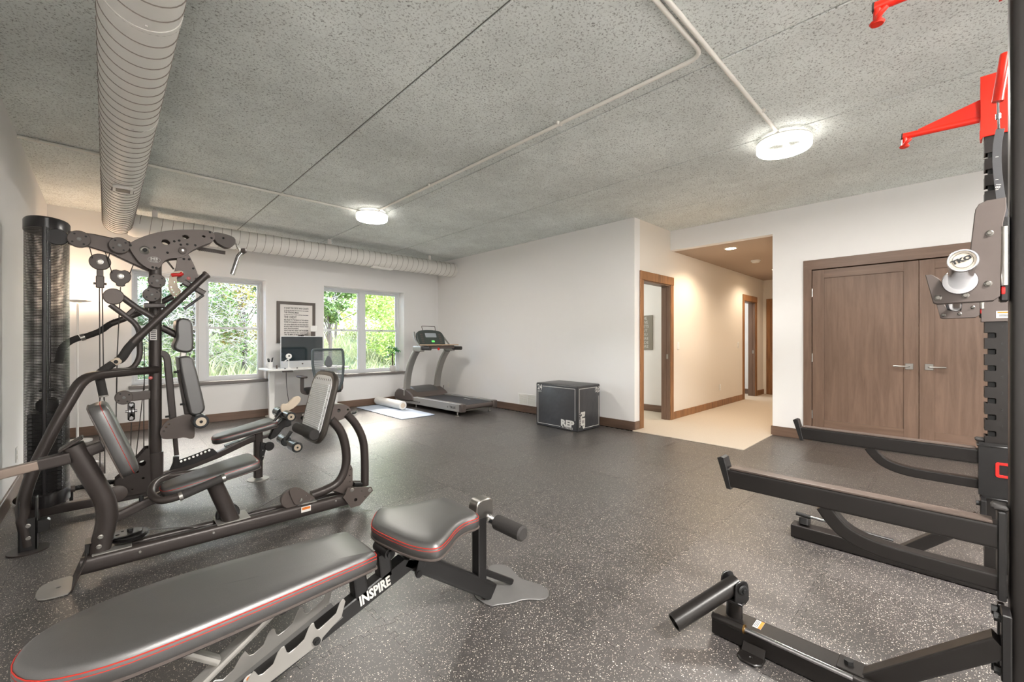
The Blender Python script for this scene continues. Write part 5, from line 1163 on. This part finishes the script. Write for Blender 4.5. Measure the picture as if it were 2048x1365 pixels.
# press arms with foam grips
def grip(path, r=.021, m='foam'): return B().tube(smooth3(path, 2), r, seg=14).build('foam_grip', m, t)
B().oval([(0.546,3.9,1.697),(0.134,3.9,1.189)], .062, .05).build('press_arm', GF, t)
e = (0.552,3.9,1.703); B().lathe(e, (1, -.02, .95), [(-.01, .029), (.004, .029), (.008, .022)], 20).build('arm_end_cap', 'plastic', t)
grip([(0.176,3.9,1.24),(0.131,3.9,1.179),(0.108,3.9,1.144),(0.079,3.9,1.08),(0.057,3.9,1.065)], .027)
q = (0.05,3.88,1.061); B().box(q, (.055, .04, .045), (0, -.6, 0), .01).build('grip_joint', 'cream', t); B().lathe((q[0], q[1] - .021, q[2]), (0, -1, 0), [(0, .012), (.002, .012)], 14).build('joint_hub', 'cord', t)
grip([(0.039,3.88,1.052),(-0.014,3.88,1.006),(-0.035,3.88,0.978)], .024); grip([(-0.031,3.88,0.978),(-0.01,3.88,0.841)], .024)
q = (-0.01,3.88,0.836); B().cyl((q[0], q[1], q[2] + .006), (q[0] + .001, q[1], q[2] - .004), .025, seg=16).build('grip_cap', 'silver', t)
B().oval([(0.405,4.5,1.571),(0.203,4.5,1.428),(0.033,4.5,1.335)], .055, .045).build('press_arm', GF, t)
grip([(0.057,4.5,1.352),(0.016,4.5,1.323),(-0.024,4.5,1.277),(-0.087,4.5,1.243),(-0.126,4.5,1.226)], .022); grip([(-0.138,4.5,1.226),(-0.183,4.5,1.204),(-0.224,4.5,1.161),(-0.238,4.5,1.108),(-0.246,4.5,1.039)], .023)
q = (-0.122,4.5,1.228); B().lathe(q, (1, 0, .35), [(-.012, .026), (.012, .026)], 16).build('grip_ring', 'steel', t)
# cross frame of the lat arm
disc(*[(0.04,1.508)[0], 4.03, (0.04,1.508)[1]], .055, .05, 'charcoal', 'arm_pulley', False)
B().rect([(0.074,4.03,1.517),(0.158,4.03,1.439),(0.254,4.03,1.37)], .04, .04, bev=.015).build('cross_frame', GF, t)
B().rect([(0.023,4.03,1.452),(0.15,4.03,1.329),(0.174,4.03,1.278),(0.178,4.03,1.078),(0.135,4.03,0.994),(-0.014,4.03,0.993)], .04, .034, fil=.06, bev=.012).build('cross_frame', GF, t)
B().rect([(0.113,4.03,1.385),(0.147,4.03,1.428)], .03, .03).build('cross_brace', GF, t)
B().rect([(0.246,4.03,1.343),(0.371,4.03,1.489)], .04, .035).build('cross_frame', GF, t)
B().rect([(0.418,3.98,1.642),(0.548,3.98,1.565)], .04, .04).build('arm_stop', GF, t)
B().rect([(0.446,4.2,1.453),(0.573,4.2,1.573)], .012, .02).build('arm_link', 'black', t)
B().oval([(0.308,4.2,1.306),(0.41,4.2,1.239)], .05, .05).build('pad_tube', GF, t)
# upper pec pad, back rest and its frame
def ypad(poly, y0, y1, name, m='leather', stitch=True):
    # pad whose side profile (x, z) is extruded in y, with soft edges
    o = B().plate(poly, 'y', (y0 + y1) / 2, abs(y1 - y0), bev=.016, res=3, curve=1).build(name, m, t, 60)
    return o
ypad([(0.407,1.362),(0.465,1.358),(0.477,1.32),(0.483,1.151),(0.471,1.127),(0.444,1.123),(0.395,1.141),(0.39,1.166),(0.41,1.217),(0.404,1.297)], 4.10, 4.32, 'upper_pad')
ypad([(0.414,1.06),(0.439,1.067),(0.468,1.066),(0.483,1.04),(0.552,0.686),(0.549,0.652),(0.521,0.633),(0.489,0.637),(0.477,0.679)], 4.08, 4.34, 'back_rest')
B().rect([(0.422,4.17,0.979),(0.472,4.17,0.616)], .05, .05).build('back_rest_tube', GF, t)
B().rect([(0.436,4.17,1.068),(0.44,4.17,1.113)], .03, .04).build('pad_bracket', 'steel', t)
b = B(); q = [(0.396,4.12,0.962),(0.434,4.12,0.71),(0.345,4.12,0.627)]; 
for p in q: B().cyl((p[0] - .02, p[1], p[2]), (p[0] + .01, p[1], p[2]), .008, seg=8).build('rest_bolt', 'cord', t)
B().rect([(0.254,4.17,1.108),(0.321,4.17,1.106),(0.341,4.17,1.071),(0.375,4.17,0.599)], .035, .045, fil=.05).build('leg_arm', GF, t)
br = smooth2([(0.343,0.598),(0.4,0.619),(0.458,0.633),(0.494,0.615),(0.501,0.547),(0.506,0.45),(0.485,0.432),(0.441,0.456),(0.4,0.453),(0.316,0.457),(0.298,0.486),(0.295,0.526),(0.316,0.573)], 1)
B().plate(br, 'y', 4.12, .010, holes=[(*q, .008) for q in [(0.345,0.57),(0.329,0.548),(0.316,0.519)]]).build('lever_plate', 'charcoal', t)
q = (0.529,0.58); ro = B().cyl((q[0], 3.99, q[1]), (q[0], 4.14, q[1]), .052, seg=28, bev=.006).build('ankle_roller', 'foamwrap', t)
B().lathe((q[0], 3.99, q[1]), (0, -1, 0), [(0, .034), (.002, .034)], 24).build('roller_cap', 'cream', ro); bolt(B(), q[0], 3.987, q[1], .008).build('cap_bolt', 'cord', ro)
B().cyl((q[0], 4.22, q[1]), (q[0], 4.37, q[1]), .052, seg=24, bev=.006).build('ankle_roller', 'foamwrap', t)
B().rect([(0.388,4.17,0.449),(0.398,4.17,0.315)] , .03, .03).build('lever_tube', GF, t)
# toothed slider rail and seat beam
B().rect([(0.296,4.17,0.165),(0.66,4.17,0.266),(0.983,4.17,0.392)], .055, .05).build('seat_beam', GF, t)
sl = [(0.351,0.214),(0.38,0.29),(0.415,0.283),(0.502,0.305),(0.598,0.337),(0.625,0.329),(0.658,0.289),(0.502,0.234)]
B().plate(sl, 'y', 4.13, .006, holes=[(*q, .0095, .010) for q in [(0.422,0.269),(0.446,0.276),(0.472,0.282),(0.498,0.289),(0.523,0.297),(0.548,0.306),(0.574,0.314),(0.6,0.322)]]).build('slider_plate', 'black', t)
B().rect([(0.388,4.15,0.232),(0.393,4.15,0.307)], .05, .035).build('slider_foot', 'black', t)
# leg extension seat
so = smooth2([(-.235,-.035),(-.215,-.085),(-.15,-.11),(0,-.125),(.15,-.14),(.215,-.135),(.235,-.11),(.235,.11),(.215,.135),(.15,.14),(0,.125),(-.15,.11),(-.215,.085),(-.235,.035)], 2)
def seat(c, tilt, name):
    mt_ = frame_mt(c, (math.cos(tilt), 0, math.sin(tilt)), (0, 1, 0))
    s_ = B().pad(so, mt_, .055, .005, .016).build(name, 'leather', t, 60)
    B().loop(so, mt_, .040, .0013, .001).loop(so, mt_, .031, .0013, .0008).build('red_stitching', 'red', s_)
    B().loop(so, mt_, .003, .0035, .001).build('pad_piping', 'plastic', s_); return mt_
seat((.865, 4.20, .405), .20, 'extension_seat')
B().rect([(0.722,4.2,0.311),(0.829,4.2,0.341)], .10, .035).build('seat_bracket', GF, t)
B().rect([(0.667,4.2,0.273),(0.92,4.2,0.341),(1.092,4.2,0.376)], .05, .03).build('lower_beam', GF, t)
B().rect([(.955, 4.17, .02), (.955, 4.17, .47)], .065, .085, bev=.025, up=(0, 1, 0)).build('seat_post', GF, t)
B().lathe((.955, 4.17, 0), (0, 0, 1), [(0, .085), (.006, .085)], 28).build('foot_disc', 'silver', t)
lev = smooth2([(1.057,0.386),(1.085,0.451),(1.149,0.505),(1.207,0.466),(1.207,0.434),(1.149,0.435),(1.092,0.357),(1.037,0.335)], 1)
B().plate(lev, 'y', 4.17, .05, bev=.01).build('lever_head', 'black', t)
for q in ([(1.057,4.12,0.486),(1.127,4.12,0.57)], [(1.071,4.12,0.446),(1.149,4.12,0.521)], [(1.071,4.2,0.395),(1.157,4.2,0.47)]): B().tube(q, .012, seg=8).build('lever_bar', 'black', t)
B().rect([(1.221,4.17,0.377),(1.17,4.17,0.305)], .022, .03).build('lever_leg', 'black', t)
for (px, pz), y0, y1, r in (((1.206,0.271), 3.95, 4.10, .045), ((1.206,0.271), 4.26, 4.42, .045), ((1.163,0.539), 3.98, 4.12, .042), ((1.163,0.539), 4.25, 4.40, .042)):
    ro = B().cyl((px, y0, pz), (px, y1, pz), r, seg=26, bev=.006).build('foam_roller', 'foamwrap', t)
    if y0 < 4.1:
        B().lathe((px, y0, pz), (0, -1, 0), [(0, .028), (.002, .028)], 20).build('roller_cap', 'cream', ro); bolt(B(), px, y0 - .002, pz, .006).build('cap_bolt', 'cord', ro)
px, pz = (1.206,0.271); B().cyl((px, 4.05, pz), (px, 4.3, pz), .010, seg=8).build('roller_axle', 'steel', t)
B().plate(smooth2([(1.146,0.598),(1.16,0.625),(1.2,0.616),(1.23,0.654),(1.268,0.682),(1.306,0.679),(1.313,0.645),(1.26,0.586),(1.2,0.56),(1.157,0.541)], 1), 'y', 4.22, .022, bev=.005).build('contoured_plate', 'cream', t)
disc(*[(1.028,0.283)[0], 4.12, (1.028,0.283)[1]], .038, .03, 'black', 'seat_pulley', False)
B().plate([(0.962,0.332),(1.009,0.309),(0.999,0.25),(0.982,0.177),(0.969,0.165),(0.955,0.213)], 'y', 4.12, .006, holes=[(*q, .006) for q in [(0.979,0.257),(0.981,0.204)]]).build('pulley_bracket', 'black', t)
# ---- leg press in front
yr = 2.985
B().oval([(-.09, yr, .085), (1.36, yr, .075)], .06, .085).build('press_rail', GF, t)
B().oval([(-.02, yr + .12, .085), (1.36, yr + .12, .075)], .045, .06).build('press_rail', GF, t)
B().bb((-.05, yr - .02, .122), (.10, yr + .14, .130), bev=.003).build('rail_plate', 'silver', t)
B().bb((.47, yr - .02, .118), (.64, yr + .14, .126), bev=.003).build('rail_plate', 'silver', t)
B().bb((.93, yr - .02, .116), (1.03, yr + .14, .123), bev=.003).build('rail_plate', 'silver', t)
B().plate(smooth2([(-.235, yr - .06), (-.235, yr + .07), (-.19, yr + .115), (-.11, yr + .115), (-.11, yr - .095), (-.19, yr - .095)], 1), 'z', .005, .006, [(-.165, yr + .01, .010)], bev=.002).build('foot_plate', 'silver', t)
B().box((-.093, yr + .02, .068), (.006, .21, .145), (0, .35, 0), .002).build('foot_web', GF, t)
b = B()
for x in (.13, .45, 1.15): bolt(b, x, yr - .03, .09, .005, .004)
b.build('rail_bolts', 'steel', t)
lb_ = B().bb((.925, yr - .032, .072), (.985, yr - .029, .108)).build('warning_label', 'poster', t, 0); B().bb((.93, yr - .0328, .088), (.98, yr - .0318, .104)).build('label_band', 'decalorange', lb_, 0)
# bent column behind the user
cp = [(-0.029,3.03,0.082),(0.009,3.03,0.291),(-0.0,3.03,0.378),(-0.118,3.03,0.68)]
B().oval(fillet(cp, .12, 7), .085, .098, up=(0, 1, 0)).build('press_column', GF, t)
q = (-0.123,3.03,0.69); B().box(q, (.10, .09, .012), (0, -.6 + .0, 0), .003).build('column_cap', GF, t)
B().rect([(-0.228,3.0,0.614),(-0.123,3.0,0.629)], .06, .055, bev=.006).build('slide_sleeve', GF, t)
B().rect([(-0.421,3.0,0.58),(-0.226,3.0,0.613)], .045, .042, bev=.004).build('slide_tube', mat('bronze_steel', (.62, .56, .52), .3, metal=.7), t)
B().rect([(-0.084,3.03,0.636),(-0.012,3.03,0.661)], .05, .055, bev=.01).build('pad_arm', GF, t)
pb = [(0.057,2.93,0.491),(-0.073,2.93,0.863)]; v0 = Vector(pb[0]); v1 = Vector(pb[1]); L_ = (v1 - v0).length
bo = smooth2(rrect(L_, .25, .045, 3), 1)
mb_ = frame_mt((v0 + v1) / 2 + Vector((.005, .115, .0)), v1 - v0, (0, 1, 0))
if (mb_ @ Vector((0, 0, 1)) - mb_ @ Vector((0, 0, 0))).x < 0: mb_ = frame_mt((v0 + v1) / 2 + Vector((.005, .115, .0)), v1 - v0, (0, -1, 0))
bk = B().pad(bo, mb_, .075, .006, .018).build('press_back_pad', 'leather', t, 60)
B().loop(bo, mb_, .050, .0013, .001).loop(bo, mb_, .042, .0013, .001).build('red_stitching', 'red', bk); B().loop(bo, mb_, .003, .0035, .001).build('pad_piping', 'plastic', bk)
# clamp, swivel pulley on the column
q = [(-0.018,2.98,0.209),(-0.024,2.98,0.161)]; b = B(); 
for p in q: bolt(b, p[0], p[1], p[2], .008)
b.build('clamp_bolt', 'steel', t)
q = (0.095,3.05,0.167); b = B().lathe((q[0], q[1], q[2] - .02), (0, 0, 1), [(0, .075), (.005, .08), (.012, .07), (.02, .08), (.025, .075)], 30).build('swivel_pulley', 'black', t)
B().plate([(q[0] - .16, q[1] - .05), (q[0] - .02, q[1] - .06), (q[0] + .045, q[1] - .03), (q[0] + .05, q[1] + .02), (q[0], q[1] + .05), (q[0] - .16, q[1] + .04)], 'z', q[2] + .012, .006, [(q[0] - .05, q[1] - .02, .010), (q[0] - .03, q[1] + .02, .008)]).bb((q[0] - .17, q[1] - .05, q[2] - .04), (q[0] - .155, q[1] + .04, q[2] + .015)).build('swivel_bracket', 'black', t)
B().cyl((q[0], q[1], q[2] + .015), (q[0], q[1], q[2] + .028), .012, seg=6).build('pulley_bolt', 'cord', t)
B().tube([(q[0] + .07, q[1], q[2]), (0.483,3.05,0.097), (0.602,3.05,0.107), (0.869,3.05,0.199)], .003, seg=6).build('press_cable', 'cable', t)
# arm up to the seat, seat, handle loop
B().rect([Vector(p) for p in [(0.007,3.06,0.257),(0.171,3.06,0.319),(0.273,3.06,0.35)]], .05, .05, bev=.012).build('seat_arm', GF, t)
q = [(0.14,3.05,0.33),(0.233,3.05,0.347)]; b = B()
for p in q: b.cyl((p[0], p[1], p[2]), (p[0], p[1], p[2] + .03), .010, seg=6)
b.build('seat_arm_bolt', 'cord', t)
seat((.455, 3.03, .385), .185, 'press_seat')
B().rect([(.34, 3.03, .355), (.66, 3.03, .418)], .10, .03, bev=.008).build('seat_bracket', GF, t)
hp = [(0.488,2.885,0.416),(0.294,2.885,0.361)] + [(0.206,2.9,0.349), (0.172,2.99,0.374), (0.194,3.08,0.409), (0.262,3.17,0.41), (.58, 3.19, .39)]
B().tube(fillet(hp, .07, 5), .019, seg=14).build('side_handle', GF, t)
B().tube([(0.48,2.885,0.416),(0.298,2.885,0.362)], .0215, seg=14).build('handle_grip', 'foam', t)
for q in [(0.487,2.885,0.416),(0.293,2.885,0.361)]: B().lathe((q[0], q[1], q[2]), (1, 0, .25), [(-.008, .0235), (.008, .0235)], 18).build('grip_ring', 'steel', t)
B().oval([(0.446,3.02,0.408),(0.553,3.02,0.105)], .085, .095, up=(0, 1, 0)).build('seat_column', GF, t)
q = (0.539,0.142); disc(q[0], 3.07, q[1], .062, .03, 'black', 'column_pulley', False)
# foot plate assembly
ft = frame_mt((1.085, 3.085, .745), (0, -1, 0), (.115, 0, .46))
fo = smooth2(rrect(.41, .475, .10, 4), 1)
fp = B().plate(fo, rot=ft, th=.035, bev=.012).build('footplate', mat('footplate_frame', (.30, .28, .26), .3, metal=.4), t)
zdir = (ft @ Vector((0, 0, 1)) - ft @ Vector((0, 0, 0))).x; sg_ = 1 if zdir < 0 else -1
ins = smooth2(rrect(.36, .425, .085, 4), 1)
B().plate(ins, rot=ft @ Matrix.Translation((0, 0, sg_ * .018)), th=.006, bev=.002).build('footplate_sheet', 'brightsheet', fp)
for k in range(27):
    v = .15 - k * .0125; B().rect([ft @ Vector((-.145, v, sg_ * .022)), ft @ Vector((.145, v, sg_ * .022))], .0075, .009, bev=.0025).build('rib', 'brightsheet', fp)
b = B()
for k in range(9): b.plate(rrect(.004, .014, .0018, 2, -.135 + k * .034, .186), rot=ft @ Matrix.Translation((0, 0, sg_ * .0215)), th=.002, bev=.0003)
for s in (-1, 1):
    for k in range(6): b.plate(rrect(.010, .005, .002, 2, s * .163, .11 - k * .055), rot=ft @ Matrix.Translation((0, 0, sg_ * .0215)), th=.002, bev=.0003)
b.build('sheet_slots', 'cord', fp)
B().cyl(ft @ Vector((-.19, -.185, sg_ * .045)), ft @ Vector((.17, -.185, sg_ * .045)), .036, seg=26, bev=.006).build('heel_roll', 'foam', fp)
# curved lever arms
B().tube(smooth3([(1.134,3.0,0.652),(1.203,3.0,0.567),(1.239,3.0,0.444),(1.244,3.0,0.301),(1.192,3.0,0.196),(1.095,3.0,0.167),(1.003,3.0,0.156)], 2), .030, seg=16).build('press_lever', GF, t)
B().tube(smooth3([(1.244,3.0,0.679),(1.311,3.0,0.599),(1.367,3.0,0.482),(1.379,3.0,0.347),(1.379,3.0,0.134)], 2), .028, seg=16).build('press_lever', GF, t)
B().plate(smooth2([(1.129,0.756),(1.215,0.753),(1.268,0.724),(1.274,0.67),(1.18,0.634),(1.129,0.635)], 1), 'y', 3.03, .07, holes=[(*(1.186,0.709), .013), (*(1.25,0.708), .008)]).build('lever_bracket', 'charcoal', t)
gp = [(1.24,0.325),(1.264,0.309),(1.275,0.283),(1.275,0.17),(1.24,0.136),(1.212,0.12),(1.161,0.151),(1.116,0.173),(1.18,0.216),(1.221,0.262)]
B().plate(gp, 'y', 3.0, .05, holes=[(*q, .006) for q in [(1.26,0.281),(1.255,0.239),(1.257,0.193)]], bev=.003).build('lever_gusset', 'charcoal', t)
pp = [(1.223,0.169),(1.251,0.166),(1.398,0.134),(1.409,0.105),(1.313,0.024),(1.248,0.023),(1.192,0.112),(1.209,0.131)]
hl = [(*q, r) for q, r in zip([(1.281,0.07),(1.348,0.075),(1.324,0.122)], (.0135, .006, .005))]
for y in (2.935, 3.125): B().plate(pp, 'y', y, .006, holes=hl).build('pivot_plate', 'charcoal', t)
b = B(); 
for q in [(1.254,0.148),(1.385,0.115)]: bolt(b, q[0], 2.931, q[1], .010)
b.build('pivot_bolt', 'steel', t)
B().rect([(1.296,3.0,0.16),(1.36,3.0,0.145)], .03, .03).build('lever_tie', 'black', t)
B().rect([(1.294,3.06,-0.017),(1.367,3.06,-0.022)], .10, .02).build('pivot_base', 'black', t)
q = (0.872,0.173); disc(q[0], 2.99, q[1], .062, .03, 'plastic', 'lever_pulley', False)
pl2 = smooth2([(0.854,0.238),(0.886,0.25),(0.926,0.231),(1.013,0.146),(1.009,0.136),(0.938,0.129),(0.892,0.128),(0.87,0.179)], 1)
B().plate(pl2, 'y', 2.965, .006, holes=[(*(0.924,0.154), .014), (*(0.961,0.173), .004), (*(0.99,0.143), .004), (*(0.906,0.228), .004)]).build('pulley_plate', 'charcoal', t)
# sticker and badge on the post
q = [(0.258,1.242)]; B().bb((q[0][0] - .02, 4.134, q[0][1] - .035), (q[0][0] + .02, 4.137, q[0][1] + .045)).build('printed_sticker', 'poster', t, 0)
b = B()
for i in range(5): b.bb((q[0][0] - .015, 4.1335, q[0][1] - .025 + i * .014), (q[0][0] + .015, 4.1345, q[0][1] - .020 + i * .014))
b.build('sticker_print', 'blackmark', t, 0)
q = (0.242,0.925); bdg = B().lathe((q[0], 4.137, q[1]), (0, -1, 0), [(0, .012), (.002, .012)], 20).build('round_badge', 'decalred', t)
text('M', 'lettering', 'decal', frame_mt((q[0], 4.1345, q[1]), (1, 0, 0), (0, 0, 1)), .014, bdg, shear=.2, th=.0004)
# loose things around the gym
t = thing('lat_bar', (.8, 4.2, 1.95), 'chrome lat pull bar hanging from the nose of the multi-gym boom', 'lat bar')
B().tube([(.788, 4.2, 2.035), (.81, 4.2, 2.0)], .006, seg=8).tube([(.805, 4.2, 2.01), (.815, 4.2, 1.985), (.825, 4.2, 1.965)], .011, seg=10).build('snap_hook', 'steel', t)
B().tube(fillet([(0.837,4.1,1.955),(0.796,4.1,1.91),(0.776,4.1,1.832),(0.752,4.1,1.747)], .05, 5), .018, seg=18).build('bar_tube', 'chrome', t)
q = (0.835,4.08,1.952); B().lathe(q, (.8, -.6, .1), [(-.02, .021), (.006, .021), (.010, .016)], 20).build('bar_end_cap', 'plastic', t)
t = thing('rope_attachment', (.0, 4.55, .16), 'thick twisted black rope attachment lying behind the multi-gym column', 'rope')
rp = [Vector(p) for p in [(-.17, 4.45, .12), (-.08, 4.47, .12), (.0, 4.47, .12), (.06, 4.46, .115)]]
b = B()
for s in (0, 2.09, 4.19):
    pts = []
    for k in range(61):
        f = k / 60 * 3; i = min(2, int(f)); p = rp[i].lerp(rp[i + 1], f - i); a = s + k * .9
        pts.append(p + Vector((0, .009 * math.cos(a), .009 * math.sin(a))))
    b.tube(pts, .010, seg=6)
b.build('rope', 'cord', t)
B().cyl((.05, 4.46, .115), (.09, 4.455, .105), .03, seg=16).build('rope_end', 'plastic', t)
B().cyl((-.20, 4.45, .12), (-.16, 4.45, .12), .024, seg=16).build('rope_end', 'plastic', t)
B().rect([(.07, 4.46, .10), (.07, 4.46, .0)], .02, .02).rect([(-.18, 4.45, .1), (-.18, 4.45, 0)], .02, .02).build('rope_clip', 'cord', t)
t = thing('exercise_ball', (-.08, 4.95, .09), 'small dark round ball on the floor behind the weight tower', 'ball')
bm_ = B(); bmesh.ops.create_icosphere(bm_.bm, subdivisions=4, radius=.09, matrix=Matrix.Translation((-.09, 5.1, .09))); bm_.build('ball_shell', 'plastic', t)
B().lathe((-.09, 5.012, .09), (0, -1, 0), [(0, .012), (.002, .010)], 12).build('valve', 'cord', t)
t = thing('ankle_strap', (3.0, 6.2, 0), 'small black ankle strap with a metal clip on the floor beside the mat', 'strap')
q = (2.902,6.768,0.03)
B().tube([(q[0] + .05 * math.cos(a * .45), q[1] + .05 * math.sin(a * .45), .03) for a in range(14)], .014, seg=8, closed=True).build('cuff', 'cord', t)
B().tube([(q[0] + .06 + .02 * math.cos(a * .6), q[1], .045 + .025 * math.sin(a * .6)) for a in range(10)], .005, seg=6, closed=True).build('clip_ring', 'steel', t)
t = thing('push_up_bar', (-.50, 4.7, 0), 'black round ended bar on the floor against the left wall', 'bar')
B().tube([(-.40, 4.55, .035), (-.46, 4.72, .035)], .028, seg=14).build('bar_grip', 'foam', t)
B().cyl((-.40, 4.54, .035), (-.395, 4.525, .035), .033, seg=18).build('bar_end', 'cord', t)
